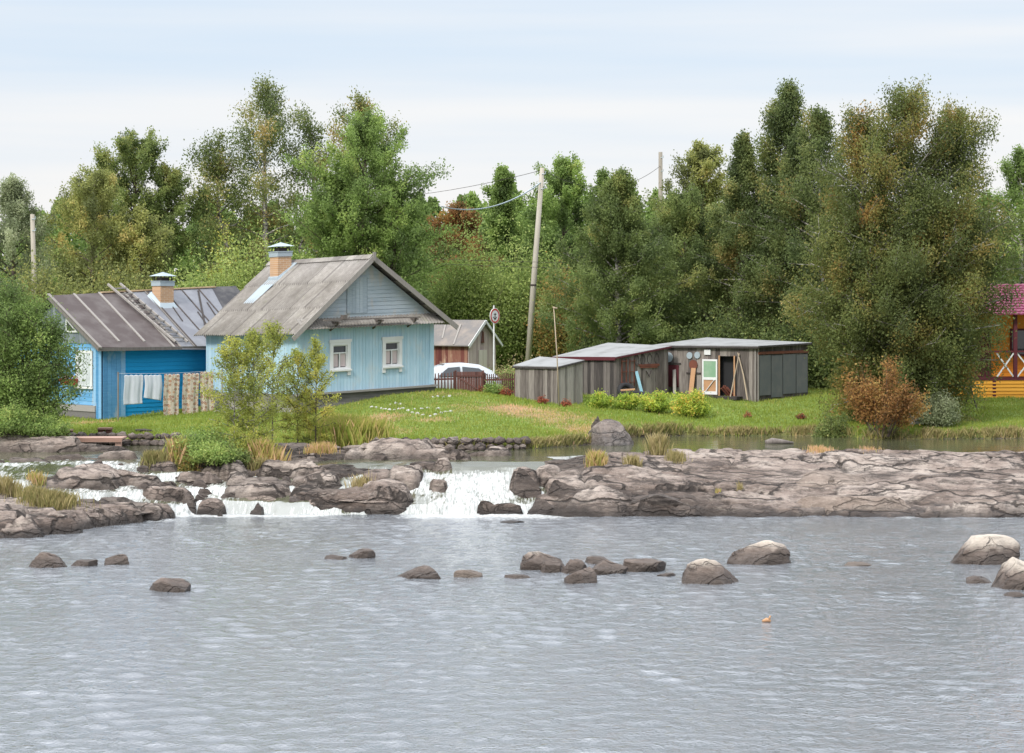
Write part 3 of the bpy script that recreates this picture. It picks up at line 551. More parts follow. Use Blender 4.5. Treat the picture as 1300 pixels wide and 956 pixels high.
# ---------------------------------------------------------------- boulders
RM = rockmat('river_boulder_rock', lift=(.35, (.13, .10, .082)), wetlo=.05, wethi=.35)
RL = rockmat('lichened_boulder_rock', lift=(.35, (.13, .10, .082)), wetlo=.05, wethi=.42, light=(.42, .62, .8, (.60, .53, .45)))
RS = rockmat('shelf_rock', wetlo=.0, wethi=.3); RD = rockmat('dark_wet_rock', lift=(.68, (.04, .033, .03)), wetlo=.0, wethi=.4)
RT = rockmat('tan_rock', lift=(.3, (.30, .24, .19)), wetlo=.0, wethi=.3); RG = rockmat('grey_granite', lift=(.3, (.17, .16, .155)), wetlo=1.0, wethi=1.9)
def boulder(label, x, y, z0, w_, dp, h_, mat=None, seed=1, group='boulders in the river', cuts=5, name='boulder', rough=.16, sub=5, rz=0., flat=.0, pw=.72, cutlo=.62):
    r = random.Random(seed*31+7); bm = bmesh.new(); bmesh.ops.create_icosphere(bm, subdivisions=sub, radius=1); v = np.array([q.co[:] for q in bm.verts])
    v = np.sign(v)*np.abs(v)**pw; v = v*(1+rough*1.1*fbm(v[:, 0]*1.2+seed, v[:, 1]*1.2, v[:, 2]*1.2, 3, seed % 97))[:, None]
    for i in range(cuts+6):
        n = np.array([r.gauss(0, 1), r.gauss(0, 1), r.gauss(.3, .7)]); n /= np.linalg.norm(n); o_ = cutlo+.25*r.random(); dd = v@n-o_; v -= np.outer(np.maximum(dd, 0)*.985, n)
    nn = v/np.linalg.norm(v, axis=1)[:, None]; v += nn*(.05*fbm(v[:, 0]*5+seed, v[:, 1]*5, v[:, 2]*5, 4, 5))[:, None]
    v[:, 2] = np.where(v[:, 2] > 0, v[:, 2]**power if False else v[:, 2], v[:, 2]*.5)
    mx = v[:, 2].max(); wx_ = np.abs(v[:, 0]).max(); wy_ = np.abs(v[:, 1]).max()
    v = v*np.array([w_/2/wx_, dp/2/wy_, h_/mx])
    for q, c in zip(bm.verts, v): q.co = c
    me = bpy.data.meshes.new(name); bm.to_mesh(me); bm.free(); me.materials.append(mat or RM); me.polygons.foreach_set('use_smooth', [True]*len(me.polygons))
    o = bpy.data.objects.new(name, me); C.objects.link(o); o.location = (x, y, z0); o.rotation_euler = (0, 0, rz); tag(o, label, 'boulder', group); return o
def rb(label, p0, p1, yt, yb, mat=None, seed=1, dep=None, level=0., **k):
    d = D(yb, level); w_ = (p1-p0)*d/F; dp = dep or w_*.7; dc = d+dp*.42; w_ = (p1-p0)*dc/F
    return boulder(label, X((p0+p1)/2, dc), dc, level, w_, dp, max(.05, Z(yt, dc+dp*.1)-level), mat, seed, **k)
for i, (lab, a, b, t, u, mt) in enumerate([
 ('squat boulder with pale tan top at the left edge of the pool', 32, 87, 700, 721, RL), ('low flat wet rock just right of the squat pale boulder', 89, 126, 710, 719, RM), ('small pointed brown rock, third from the left bank', 133, 166, 703, 717, RM),
 ('lone low brown boulder nearest the camera on the left half of the pool', 187, 247, 732, 752, RM), ('thin flat rock barely above water left of a round stone', 412, 444, 704, 710, RM), ('small round stone with a flat rock at its left side', 441, 477, 696, 709, RM),
 ('smooth domed brown boulder alone in the middle of the pool', 502, 562, 718, 735, RM), ('small low tan boulder right of the smooth domed boulder', 575, 613, 723, 734, RT), ('thin flat rock in front of the boulder cluster', 639, 673, 729, 735, RM),
 ('largest boulder of the mid pool cluster, with pale crown', 660, 721, 699, 724, RL), ('brown rock leaning against the front of the largest cluster boulder', 683, 713, 711, 727, RM), ('grey rock with white droppings in the middle of the cluster', 709, 746, 709, 728, RL),
 ('front rock of the cluster with speckled pale top', 716, 761, 720, 741, RL), ('low dark rock at the back of the cluster', 737, 776, 706, 716, RM), ('knobbly brown rock right of the pale speckled one', 746, 797, 710, 729, RM), ('low sloping rock at the right end of the cluster', 789, 847, 709, 726, RM),
 ('tiny flat rock off the right end of the cluster', 832, 858, 727, 732, RM), ('flat topped brown boulder with pale rim standing alone right of the cluster', 862, 941, 709, 742, RL), ('broad boulder with whitish top beyond the flat topped one', 915, 1004, 685, 717, RL),
 ('barely emerging flat tan rock between the large right boulders', 1071, 1107, 713, 719, RT), ('largest boulder in the pool, whitish double hump near the right edge', 1194, 1296, 678, 718, RL), ('steep brown boulder cut by the right edge of the picture', 1252, 1345, 707, 749, RL),
 ('flat wet rock at the left foot of the steep edge boulder', 1221, 1259, 731, 741, RM), ('small flat rock at the water line in front of the steep edge boulder', 1272, 1306, 751, 757, RM), ('dark rock just awash in front of the waterfall', 632, 666, 660, 664, RD)]):
    rb(lab, a, b, t, u, mt, seed=i+3, rough=.2 if i % 2 else .12)
def sb(label, px, d, wpx, dp, top_py, mat=RS, seed=1, base=None, **k):
    x = X(px, d); z = base if base is not None else gz(x, d-dp*.3)-.15
    return boulder(label, x, d, z, wpx*d/F, dp, Z(top_py, d)-z, mat, seed, group=k.pop('group', 'boulders on the rock shelf'), **k)
for i, a in enumerate([
 ('big tan slab rock between the two left cascades', 330, 61.7, 92, 1.7, 617, RT), ('dark wet boulder standing in the left cascade', 233, 60.6, 50, .8, 634, RD), ('small black rock in the white water of the left cascade', 281, 60.2, 26, .5, 647, RD), ('dark pyramid rock in front of the big tan slab', 322, 60.4, 34, .6, 637, RD),
 ('long brown rock at the foot of the shelf left of the waterfall', 455, 60.9, 88, 1.0, 632, RS), ('reddish rock left of the long brown one', 408, 61.1, 52, .9, 630, RS), ('dark block above the long brown rock beside the fall', 470, 62.2, 50, .9, 607, RD), ('flat dark rock with a trickle over it', 425, 62.7, 60, .8, 603, RD),
 ('big pale rounded slab above the waterfall on the left', 500, 66.0, 128, 2.4, 566, RT), ('flat pale stone standing in front of the stone revetment', 545, 67.4, 52, 1.0, 564, RT), ('black boulder in the middle of the waterfall', 668, 61.5, 48, .8, 594, RD), ('dark rock at the right foot of the waterfall', 690, 60.5, 60, .7, 632, RD),
 ('tilted grey block at the right side of the waterfall', 712, 61.1, 46, 1.0, 609, RD), ('wide dark angular block right of the waterfall', 752, 60.9, 78, 1.3, 619, RD), ('long sloping dark block in front of the grass tufts', 820, 60.8, 110, 1.5, 625, RD), ('tan whaleback rock along the right shelf foot', 1078, 60.6, 190, 1.6, 629, RT),
 ('broad pale slab lying on the right shelf', 1058, 62.9, 150, 2.2, 598, RT), ('pale rounded rock at the right shelf edge', 1250, 61.2, 80, 1.1, 634, RT), ('rounded dark outcrop on the left outcrop behind dry grass', 105, 61.4, 66, 1.4, 601, RS), ('dark rock at the far left rapids', 22, 62.6, 50, .9, 597, RD),
 ('low dark rock in the upper left rapids', 150, 60.9, 60, .8, 625, RD), ('rusty brown rock at the tip of the left outcrop', 172, 58.7, 60, 1.2, 650, RS), ('brown lump below the dry grass on the left outcrop', 70, 56.8, 60, 1.1, 664, RS), ('rock pile stone under the left outcrop grass', 20, 56.2, 70, 1.3, 662, RD),
 ('flat rock beside the tufted islet', 245, 62.8, 46, .8, 600, RS), ('dark rock right of the tufted islet', 382, 64.2, 50, 1.0, 588, RS), ('ledge stone on the crest right of the fall', 905, 65.6, 120, 1.2, 578, RS), ('ledge stone on the crest under the autumn shrub', 1120, 66.2, 130, 1.1, 577, RS), ('smooth hump on the right shelf', 1210, 64.5, 150, 1.8, 592, RS)]):
    sb(*a, seed=i+40, rough=.22, cuts=12, cutlo=.42, pw=.85)
rr0 = random.Random(77)
for i in range(34):
    px = rr0.choice([rr0.uniform(95, 300), rr0.uniform(200, 505)]); d = rr0.uniform(60.7, 65.5) if px < 500 else rr0.uniform(60.6, 62.6); wz = float(river_w(np.array([X(px, d)]), np.array([d]))[0]); sz = rr0.uniform(.25, .62)
    boulder('small dark wet rock scattered in the rapids', X(px, d), d, wz-.12, sz, sz*.7, .12+sz*rr0.uniform(.2, .45), RD, 400+i, 'small wet rocks scattered in the rapids', sub=4)
sb('huge grey boulder at the tip of the grassy point', 774, 71.6, 66, 1.9, 532, RG, 95, base=.95, pw=1.0, cutlo=.75, group=None, cuts=1, sub=6)
sb('small dark stone perched beside the huge grey boulder', 757, 73.3, 14, .4, 528, RD, 92, base=1.6, group=None)
def pile(label, p0, p1, dd, rows, seed, hs=.21, zb=1.06):
    r = random.Random(seed); bmv = []; bmf = []; cols = []
    for row in range(rows):
        p = p0
        while p < p1:
            s = hs*(.7+.8*r.random()); d = float(bank(np.array(p)))-.12+dd+row*.1; c = Vector((X(p, d), d, zb+row*hs*.95+.03*r.random())); n0 = len(bmv)
            bm = bmesh.new(); bmesh.ops.create_icosphere(bm, subdivisions=2, radius=1)
            for q in bm.verts:
                k = 1+.22*r.gauss(0, 1)*.6; bmv.append(tuple(c+Vector((q.co.x*s*.72*k, q.co.y*s*.6*k, q.co.z*s*.5*k)))); cols.append(0)
            bmf += [tuple(n0+w.index for w in f.verts) for f in bm.faces]; bm.free(); p += s*1.25*F/d
    o = quick('stone_revetment', bmv, bmf, RS2, smooth=True); tag(o, label, 'stone wall', 'low stone revetments along the bank'); return o
RS2 = rockmat('revetment_stone', lift=(.35, (.05, .048, .05)), wetlo=.9, wethi=1.25)
pile('low dry stone revetment of dark stones below the lawn at the middle', 478, 668, 0, 3, 3); pile('low stone revetment beside the wooden jetty', 92, 250, -.1, 3, 4); pile('dark stone edge below the tall grass left of the pale slab', 340, 480, -.05, 2, 5)
log = MB(); log.tube([(-.42, 0, .06), (-.2, .02, .1), (.1, 0, .09), (.5, .03, .05)], [.07, .11, .08, .03], 10, .5); lo_ = log.build('driftwood_log', M['board_grey'], None, True); lo_.location = (X(988, 71.8), 71.8, 1.18); tag(lo_, 'short grey driftwood log floating in the pond by the lawn edge', 'log')
# ---------------------------------------------------------------- houses
def boards_v(mb, x0, x1, y, zb, zt, w_=.12, th=.025, holes=(), gap=.006, proud=.006, yf=None):
    """vertical boards in the plane y, facing -y; zb/zt functions of x"""
    x = x0
    while x < x1-1e-3:
        e = min(x+w_*(.85+.3*rnd.random()), x1); m_ = (x+e)/2; sp_ = [(zb(m_), zt(m_))]
        for (a, b, c, d) in holes:
            if e > a+.02 and x < b-.02: sp_ = [q for s_ in sp_ for q in ((s_[0], min(c, s_[1])), (max(d, s_[0]), s_[1])) if q[1] > q[0]+.02]
        o_ = proud*rnd.random(); cc = rnd.random()
        for (a, b) in sp_:
            if b-a > .02:
                za, zb2 = a+(zb(x)-zb(m_) if a == zb(m_) else 0), a+(zb(e)-zb(m_) if a == zb(m_) else 0)
                t1 = b+(zt(x+gap)-zt(m_) if b == zt(m_) else 0); t2 = b+(zt(e)-zt(m_) if b == zt(m_) else 0)
                mb.hexa([(x+gap, y-o_-th, za), (e, y-o_-th, zb2), (e, y, zb2), (x+gap, y, za), (x+gap, y-o_-th, t1), (e, y-o_-th, t2), (e, y, t2), (x+gap, y, t1)], cc)
        x = e
def boards_h(mb, x0f, x1f, y, z0, z1, w_=.14, th=.022, tilt=.012):
    z = z0
    while z < z1-1e-3:
        e = min(z+w_, z1); a0, b0, a1, b1 = x0f(z), x1f(z), x0f(e), x1f(e)
        if b0-a0 > .03: mb.hexa([(a0, y-th-tilt, z+.004), (b0, y-th-tilt, z+.004), (b0, y, z), (a0, y, z), (a1, y-th, e), (b1, y-th, e), (b1, y, e), (a1, y, e)], .3+.5*rnd.random())
        z = e
def rot_side(mb_fn, tfm):     # build boards in local plane then map through tfm
    mb = MB(); mb_fn(mb); return mb, tfm
def absorb(dst, src, fn):
    n = len(dst.v); dst.v += [fn(v) for v in src.v]; dst.c += src.c; dst.f += [tuple(i+n for i in f) for f in src.f]
# ---- pale blue house
BH = empty('blue_house', 'pale blue wooden house with grey corrugated roof, white window frames and gable facing the river', 'house', (-7.48, 77, 1.9), R_(36.87))
shear = lambda v: (v[0], v[1], v[2]+(.035*v[0]-.022*v[1])*min(1, max(0, v[2]/.6)))
AX, AZ = 2.85, 5.41; rl = lambda x: AZ-(AX-x)*.815 if x < AX else AZ-(x-AX)*.72
W1 = 5.7; LEN = 6.5
m = MB(shear); boards_v(m, 0, W1, 0, lambda x: .67, lambda x: 3.1, .13, holes=[(1.38, 2.06, 1.45, 2.35), (3.6, 4.26, 1.45, 2.35)]); front_wall = m.build('front_wall', M['board_blue'], BH)
m = MB(shear); s = MB(); boards_v(s, 0, LEN, 0, lambda x: .62, lambda x: 2.98, .13); absorb(m, s, lambda v: (v[1], LEN-v[0], v[2])); m.build('side_wall', M['board_blue'], BH)
m = MB(shear); m.box(.0, .02, 0, LEN, .62, 2.98); m.box(W1-.03, W1, .02, LEN, .6, 3.05); m.box(0, W1, LEN-.02, LEN+.02, .6, 3.05); m.prism([(0, 3.0), (W1, 3.1), (AX, AZ-.12)], lambda p, sd: (p[0], LEN+.02*sd, p[1])); m.build('rear_wall', M['board_blue'], BH)
m = MB(shear); m.box(.03, 1.38, .005, .06, .6, 3.1); m.box(2.06, 3.6, .005, .06, .6, 3.1); m.box(4.26, W1-.03, .005, .06, .6, 3.1); m.box(1.38, 2.06, .005, .06, .6, 1.45); m.box(3.6, 4.26, .005, .06, .6, 1.45); m.box(1.38, 2.06, .005, .06, 2.35, 3.1); m.box(3.6, 4.26, .005, .06, 2.35, 3.1); m.build('inner_lining', M['board_dark'], BH)
m = MB(shear); m.box(-.05, .12, -.06, .1, .62, 2.98, .8); m.build('corner_board', M['board_blue'], BH); m = MB(shear); m.box(W1-.12, W1+.05, -.06, .1, .7, 3.0, .7); m.build('corner_board', M['board_blue'], BH)
m = MB(shear)
for k in range(4): m.box(-.1+.0*k, W1+.1, -.12+.02*(k % 2), .05, -.75+k*.36, -.39+k*.36+.0)
for k in range(4): m.box(-.12+.02*(k % 2), .03, .05, LEN, -.75+k*.36, -.39+k*.36)
m.box(-.15, W1+.15, -.2, -.1, .62, .69, .6); m.build('foundation', M['log_base'], BH)
m = MB(shear)
gl = lambda z: AX-(AZ-.14-z)/.815; gr = lambda z: AX+(AZ-.14-z)/.72
boards_h(m, lambda z: max(gl(z), .0), lambda z: min(gr(z), W1), -.02, 3.1, AZ-.16, .14); m.build('gable', M['board_pale'], BH)
m = MB(shear); boards_v(m, 2.05, 2.85, -.045, lambda x: 3.42, lambda x: min(rl(x)-.3, 4.7), .16); m.box(1.99, 2.05, -.09, -.03, 3.42, 4.62, .1); m.build('gable_hatch', M['board_pale'], BH)
# skirt roof over the windows
m = MB(shear); n = 150
for k in range(n):
    xa, xb = -.1+k*(W1+.35)/n, -.1+(k+1)*(W1+.35)/n; za, zb_ = .018*math.sin(xa*2*math.pi/.13), .018*math.sin(xb*2*math.pi/.13)
    m.hexa([(xa, -.47, 2.93+za), (xb, -.47, 2.93+zb_), (xb, -.03, 3.3+zb_), (xa, -.03, 3.3+za), (xa, -.47, 2.945+za), (xb, -.47, 2.945+zb_), (xb, -.03, 3.315+zb_), (xa, -.03, 3.315+za)], .25+.3*rnd.random())
m.build('skirt_roof', M['slate'], BH)
m = MB(shear); m.beam((.75, -.62, 3.22), (4.75, -.62, 3.18), .1, .04, .3); m.beam((.75, -.5, 3.23), (4.2, -.5, 3.2), .1, .04, .7)
for x in (1.3, 3.1, 4.6): m.beam((x, -.7, 3.12), (x, -.03, 3.15), .06, .07, .2); m.beam((x, -.6, 3.1), (x, -.05, 2.85), .05, .05, .2)
m.box(1.45, 1.62, -.68, -.5, 3.24, 3.38, .3); m.build('bracket_shelf', M['board_grey'], BH)
def corrugated(name, x_e, x_r, z_e, z_r, y0, y1, parent, pitch=.13, rows=3, tf=shear, mat='slate'):
    mb = MB(tf); ny = int((y1-y0)/pitch*6)
    vv = []; ff = []; c = []
    for r_ in range(rows):
        a, b = r_/rows-.0, min(1, (r_+1)/rows+.0)
        for s_ in (0, 1):
            t = (a if s_ == 0 else b); off = .05 if s_ == 0 else .0
            for k in range(ny+1):
                y = y0+(y1-y0)*k/ny; vv.append((x_e+(x_r-x_e)*t, y, z_e+(z_r-z_e)*t+off+.032*math.sin(y*2*math.pi/pitch)+.02*math.sin(y*1.3+r_)*(1-t))); sheet = int((y+r_*.4)/1.0); c.append(.1+.45*((sheet*7+r_*13) % 10)/10+.45*max(0, -math.sin(y*2*math.pi/pitch))+(.8 if (y+r_*.4) % 1.0 < .05 else 0)+(.25 if s_ == 0 else 0))  # darker valleys and lower sheet edges put the ribs' shade into the colour
    for r_ in range(rows):
        for k in range(ny):
            i = r_*2*(ny+1)+k; ff.append((i, i+1, i+ny+2, i+ny+1))
        if r_: 
            for k in range(ny):
                i = (r_*2-1)*(ny+1)+k; ff.append((i, i+1, i+ny+2, i+ny+1))
    me = bpy.data.meshes.new(name); me.from_pydata([tf(v) for v in vv], [], ff); a_ = me.color_attributes.new('Col', 'FLOAT_COLOR', 'POINT'); a_.data.foreach_set('color', np.array([(q, q, q, 1) for q in c], np.float32).ravel())
    me.materials.append(M[mat]); o = bpy.data.objects.new(name, me); C.objects.link(o); o.parent = parent; me.polygons.foreach_set('use_smooth', [True]*len(me.polygons))
    md = o.modifiers.new('thickness', 'SOLIDIFY'); md.thickness = .012; md.offset = -1; return o
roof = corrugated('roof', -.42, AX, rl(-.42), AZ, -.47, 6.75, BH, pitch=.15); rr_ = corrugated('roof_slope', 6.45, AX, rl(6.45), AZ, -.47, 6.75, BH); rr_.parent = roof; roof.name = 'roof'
m = MB(shear); m.beam((-.5, -.5, rl(-.5)-.06), (AX, -.5, AZ-.06), .035, .17, .75); m.beam((AX, -.5, AZ-.06), (6.5, -.5, rl(6.5)-.06), .035, .17, .55); m.beam((AX, -.53, AZ-.15), (AX, -.53, AZ+.16), .08, .1, .5)
m.beam((-.3, -.44, rl(-.3)-.14), (AX, -.44, AZ-.14), .03, .1, .1); m.build('barge_boards', M['batten'], BH)
m = MB(shear)
for x in np.arange(.2, 6.3, .62): m.beam((x, -.45, rl(x)-.1), (x, 6.6, rl(x)-.1), .06, .05, .2)
m.build('purlins', M['board_dark'], BH)
m = MB(shear)
for k in range(14):
    y = -.45+k*.515; m.hexa([(AX-.17, y, AZ-.07), (AX+.17, y, AZ-.07), (AX+.17, y+.54, AZ-.065), (AX-.17, y+.54, AZ-.065), (AX-.02, y, AZ+.09), (AX+.02, y, AZ+.09), (AX+.02, y+.54, AZ+.08), (AX-.02, y+.54, AZ+.08)], rnd.random())
m.build('ridge_cap', M['slate'], BH).parent = roof
def chimney(parent, x, y, zb, zt, tf, hx=.29, hy=.29, capmat='metal'):
    m = MB(tf); m.box(x-hx, x+hx, y-hy, y+hy, zb, zt); ch = m.build('chimney', M['brick'], parent)
    m = MB(tf); m.box(x-hx-.03, x+hx+.03, y-hy-.03, y+hy+.03, zt, zt+.17); m.box(x-hx-.05, x+hx+.05, y-hy-.05, y+hy+.05, zt+.17, zt+.2); m.build('collar', M['metal'], ch)
    m = MB(tf)
    for a in (-1, 1):
        for b in (-1, 1): m.beam((x+a*hx*.8, y+b*hy*.8, zt+.18), (x+a*hx*.8, y+b*hy*.8, zt+.4), .03, .03)
    m.box(x-hx*.6, x+hx*.6, y-hy*.6, y+hy*.6, zt+.2, zt+.34, 0); m.build('cap_posts', M['iron'], ch)
    m = MB(tf); h2, g2 = hx*1.3, hy*1.3; m.add([(x-h2, y-g2, zt+.38), (x+h2, y-g2, zt+.38), (x+h2, y+g2, zt+.38), (x-h2, y+g2, zt+.38), (x, y, zt+.54)], [(3, 2, 1, 0), (0, 1, 4), (1, 2, 4), (2, 3, 4), (3, 0, 4)]); m.build('cap', M['metal'], ch)
    return ch
ch = chimney(BH, 2.3, 5.0, 4.6, 5.62, shear)
fl = lambda x: rl(x)+.06
m = MB(shear); m.hexa([(.95, 4.72, fl(.95)), (.95, 5.42, fl(.95)), (2.75, 5.48, fl(2.75)), (2.75, 4.5, fl(2.75)), (.95, 4.72, fl(.95)+.02), (.95, 5.42, fl(.95)+.02), (2.75, 5.48, fl(2.75)+.02), (2.75, 4.5, fl(2.75)+.02)]); m.hexa([(1.9, 4.6, 4.5), (2.7, 4.6, 4.5), (2.7, 5.4, 4.5), (1.9, 5.4, 4.5), (1.96, 4.67, 4.86), (2.64, 4.67, 5.3), (2.64, 5.33, 5.3), (1.96, 5.33, 4.86)]); m.build('flashing', M['metal'], ch)
def window(parent, x0, x1, z0, z1, fr, tf, y=0.):
    """x0..x1, z0..z1 is the glass opening"""
    m = MB(tf); t = y-.075
    m.box(x0-fr, x0, t, y+.01, z0-.26, z1+.12); m.box(x1, x1+fr, t, y+.01, z0-.26, z1+.12); m.box(x0-fr-.03, x1+fr+.03, t-.02, y+.01, z1+.1, z1+.2); m.box(x0, x1, t, y+.01, z1, z1+.1); m.box(x0, x1, t, y+.01, z0-.13, z0); m.box(x0-fr-.02, x1+fr+.02, t-.05, t, z0-.1, z0-.04)
    wo_ = m.build('window', M['white'], parent)
    m = MB(tf); b = .035; q = y+.005
    m.box(x0, x0+b, q-.03, q+.03, z0, z1); m.box(x1-b, x1, q-.03, q+.03, z0, z1); m.box(x0+b, x1-b, q-.03, q+.03, z0, z0+b); m.box(x0+b, x1-b, q-.03, q+.03, z1-b, z1); zc = z0+(z1-z0)*.66; xc = (x0+x1)/2
    m.box(x0+b, x1-b, q-.027, q+.027, zc-.022, zc+.022); m.box(xc-.02, xc+.02, q-.024, q+.024, z0+b, zc-.022); m.build('sash', M['white'], wo_)
    m = MB(tf); m.box(x0+.02, x1-.02, q+.032, q+.04, z0+.02, z1-.02); m.build('pane', M['glass'], wo_)
    m = MB(tf)
    for (a, c_) in ((x0+.05, xc-.06), (xc+.05, x1-.05)):
        if c_ > a: m.box(a, c_, q+.012, q+.018, z0+.06, zc-.03)
    m.build('curtain', M['curtain'], wo_)
    return wo_
window(BH, 1.42, 2.02, 1.5, 2.32, .13, shear); window(BH, 3.64, 4.22, 1.5, 2.32, .13, shear)
# ---- bright blue low house
LH = empty('bright_blue_house', 'low bright blue house with a brown and grey tin roof and worn end wall', 'house', (-14.86, 80, 1.53), R_(43.5))
def ltf(v): return v
HW, LL = 3.0, 8.17
ez = lambda x: 2.61-.022*x; rz_ = lambda x: 4.50+.044*x
def rp(x, t, up=0.): return (x, -.38+(HW+.38)*t, ez(x)+(rz_(x)-ez(x))*t+up)      # point on the river-side roof slope
m = MB(); boards_h(m, lambda z: .95, lambda z: 7.6, 0, -.2, 2.63, .15); m.build('front_wall', M['board_bright'], LH)
m = MB(); m.box(.03, 7.6, .01, .08, -.3, 2.6); m.box(.03, 7.6, 2*HW-.05, 2*HW, -.3, 2.6); m.box(7.55, 7.6, .08, 5.9, -.3, 2.6); m.build('rear_wall', M['board_worn_blue'], LH)
m = MB(); s = MB(); boards_v(s, 0, .95, -.03, lambda x: -.25, lambda x: 2.62, .19); absorb(m, s, lambda v: v)
s = MB(); boards_v(s, 0, .5, 0, lambda x: -.25, lambda x: 2.75, .16); absorb(m, s, lambda v: (-.05+v[1]*1, .47-v[0], v[2])); m.build('corner_casing', M['board_worn_blue'], LH)
m = MB(); s = MB(); boards_h(s, lambda z: 0, lambda z: 2*HW-.47, 0, .5, 2.75, .15); absorb(m, s, lambda v: (v[1], 2*HW-v[0], v[2])); m.build('end_wall', M['board_worn_blue'], LH)
m = MB()
for k in range(4): m.box(-.1-.03*(k % 2), .03, .3, 2*HW, -.4+k*.225, -.18+k*.225)
m.build('foundation', M['log_base'], LH)
m = MB(); s = MB(); boards_v(s, 0, 2*HW, 0, lambda x: 2.75, lambda x: rz_(0)-abs(x-HW)*.6-.12, .2); absorb(m, s, lambda v: (v[1]-.02, 2*HW-v[0], v[2])); m.build('gable', M['board_bluegrey'], LH)
m = MB(); m.box(-.12, -.02, 2.35, 3.65, 2.5, 2.62); m.prism([(1.5, 3.15), (2.3, 3.15), (2.3, 3.68)], lambda p, sd: (-.07-.03*sd, p[0], p[1])); gw = m.build('attic_window', M['white'], LH)
m = MB(); m.prism([(1.68, 3.22), (2.22, 3.22), (2.22, 3.57)], lambda p, sd: (-.103-.008*sd, p[0], p[1])); m.build('pane', M['glass'], gw)
m = MB(); t = -.04
m.box(t-.05, t, .55, .65, 1.15, 2.5); m.box(t-.05, t, 1.55, 1.65, 1.15, 2.5); m.box(t-.05, t, .65, 1.55, 2.4, 2.5); m.box(t-.07, t, .5, 1.7, 1.1, 1.18); sw = m.build('window', M['white'], LH)
m = MB(); m.box(t-.045, t-.01, .66, 1.09, 1.2, 2.39); m.box(t-.045, t-.01, 1.11, 1.54, 1.2, 2.39)
for a in (.74, .9, 1.19, 1.35): m.box(t-.055, t-.045, a, a+.1, 1.3, 2.3)
m.build('shutter', paint('grey_white_shutter', (.52, .56, .58), .6, .5), sw)
FB = MB(); FB.hexa([(-.4, 1.5, 1.22), (-.12, 1.5, 1.22), (-.12, 2.15, 1.22), (-.4, 2.15, 1.22), (-.45, 1.45, 1.45), (-.1, 1.45, 1.45), (-.1, 2.2, 1.45), (-.45, 2.2, 1.45)]); fb = FB.build('flower_box', M['red'], None)
fb.location = LH.location; fb.rotation_euler = LH.rotation_euler; tag(fb, 'red flower box with pink flowers on the worn end wall by the white shutters', 'flower box')
rng = np.random.default_rng(3); pts = np.stack([-.27+rng.normal(size=260)*.09, 1.82+rng.normal(size=260)*.2, 1.5+.07*rng.random(260)], -1)
M['petal'] = leafmat('pink_petals', G3((.5, .1, .12), (.7, .3, .32), (.8, .6, .6), (.85, .8, .78))); leaves('flowers', pts, .07, M['petal'], fb, rng.random(260))
def rslab(m, x0, x1, t0, t1, up, th, c=None, x0b=None, x1b=None):
    x0b = x0 if x0b is None else x0b; x1b = x1 if x1b is None else x1b
    c = rnd.random() if c is None else c; N = max(1, int((t1-t0)*12)); K = max(1, int((x1-x0)/.5))
    L_ = lambda a, b, t: a+(b-a)*t
    for i in range(N):
        for j in range(K):
            ta, tb_ = i/N, (i+1)/N; A0, B0, A1, B1 = L_(x0, x0b, ta), L_(x1, x1b, ta), L_(x0, x0b, tb_), L_(x1, x1b, tb_); u, v = j/K, (j+1)/K
            Q = [(L_(A0, B0, u), L_(t0, t1, ta)), (L_(A0, B0, v), L_(t0, t1, ta)), (L_(A1, B1, v), L_(t0, t1, tb_)), (L_(A1, B1, u), L_(t0, t1, tb_))]
            n = len(m.v); m.v += [rp(a, b, up) for a, b in Q]+[rp(a, b, up+th) for a, b in Q]; m.c += [c]*8
            m.f.append((n+4, n+5, n+6, n+7)); m.f.append((n+3, n+2, n+1, n))
            if i == 0: m.f.append((n, n+1, n+5, n+4))
            if i == N-1: m.f.append((n+2, n+3, n+7, n+6))
            if j == 0: m.f.append((n+3, n, n+4, n+7))
            if j == K-1: m.f.append((n+1, n+2, n+6, n+5))
m = MB(); rslab(m, -.38, 3.2, 0, 1, 0, .03); m.add([(-.38, HW, rz_(0)), (LL, HW, rz_(LL)), (LL, 2*HW+.4, 2.5), (-.38, 2*HW+.4, 2.5)], [(0, 1, 2, 3)]); lroof = m.build('roof', M['roof_brown'], LH)
m = MB(); rslab(m, 3.2, 7.3, -.02, 1, .004, .03); m.build('tin_sheets', M['roof_metal'], lroof)
m = MB()
for a in (3.9, 4.7, 5.5, 6.3): rslab(m, a, a+.05, 0, 1, .03, .035, .4)
for (a, b, t0, t1) in ((5.1, 5.15, .05, .6), (5.9, 5.95, .3, .75), (4.3, 4.34, .45, .95)): rslab(m, a, b, t0, t1, .035, .03, .2, a+.25, b+.25)
rslab(m, 4.9, 4.98, .25, .95, .035, .03, .1, 6.2, 6.28); rslab(m, 6.1, 6.2, .2, .55, .04, .02, .9, 6.9, 7.0); m.build('sheet_seams', M['board_dark'], lroof)
m = MB(); rslab(m, 7.3, LL, -.0, 1, .01, .035); rslab(m, 6.6, 7.4, .55, 1.0, .04, .012, x0b=7.0, x1b=7.6); m.build('felt_patch', M['felt'], lroof)
m = MB()
for a in (.65, 1.75, 2.85): rslab(m, a, a+.09, .0 if a > 2 else .1, 1, .03, .04, .8)
rslab(m, -.42, -.3, -.02, 1.02, .02, .05, .5); rslab(m, 3.15, 3.24, 0, 1, .035, .03, .5); rslab(m, 3.8, 3.86, 0, 1, .04, .03, .3)
m.box(-.42, 4.35, -.42, -.37, 2.5, 2.62, .1); m.beam(rp(-.4, -.01, -.04), rp(-.4, 1, -.04), .04, .16, .2); m.build('battens', M['batten'], lroof)
m = MB()
for k in range(3): m.beam((1.9+k*1.75, HW, rz_(1.9+k*1.75)+.05), (1.9+(k+1)*1.75, HW, rz_(1.9+(k+1)*1.75)+.05), .16, .05, rnd.random())
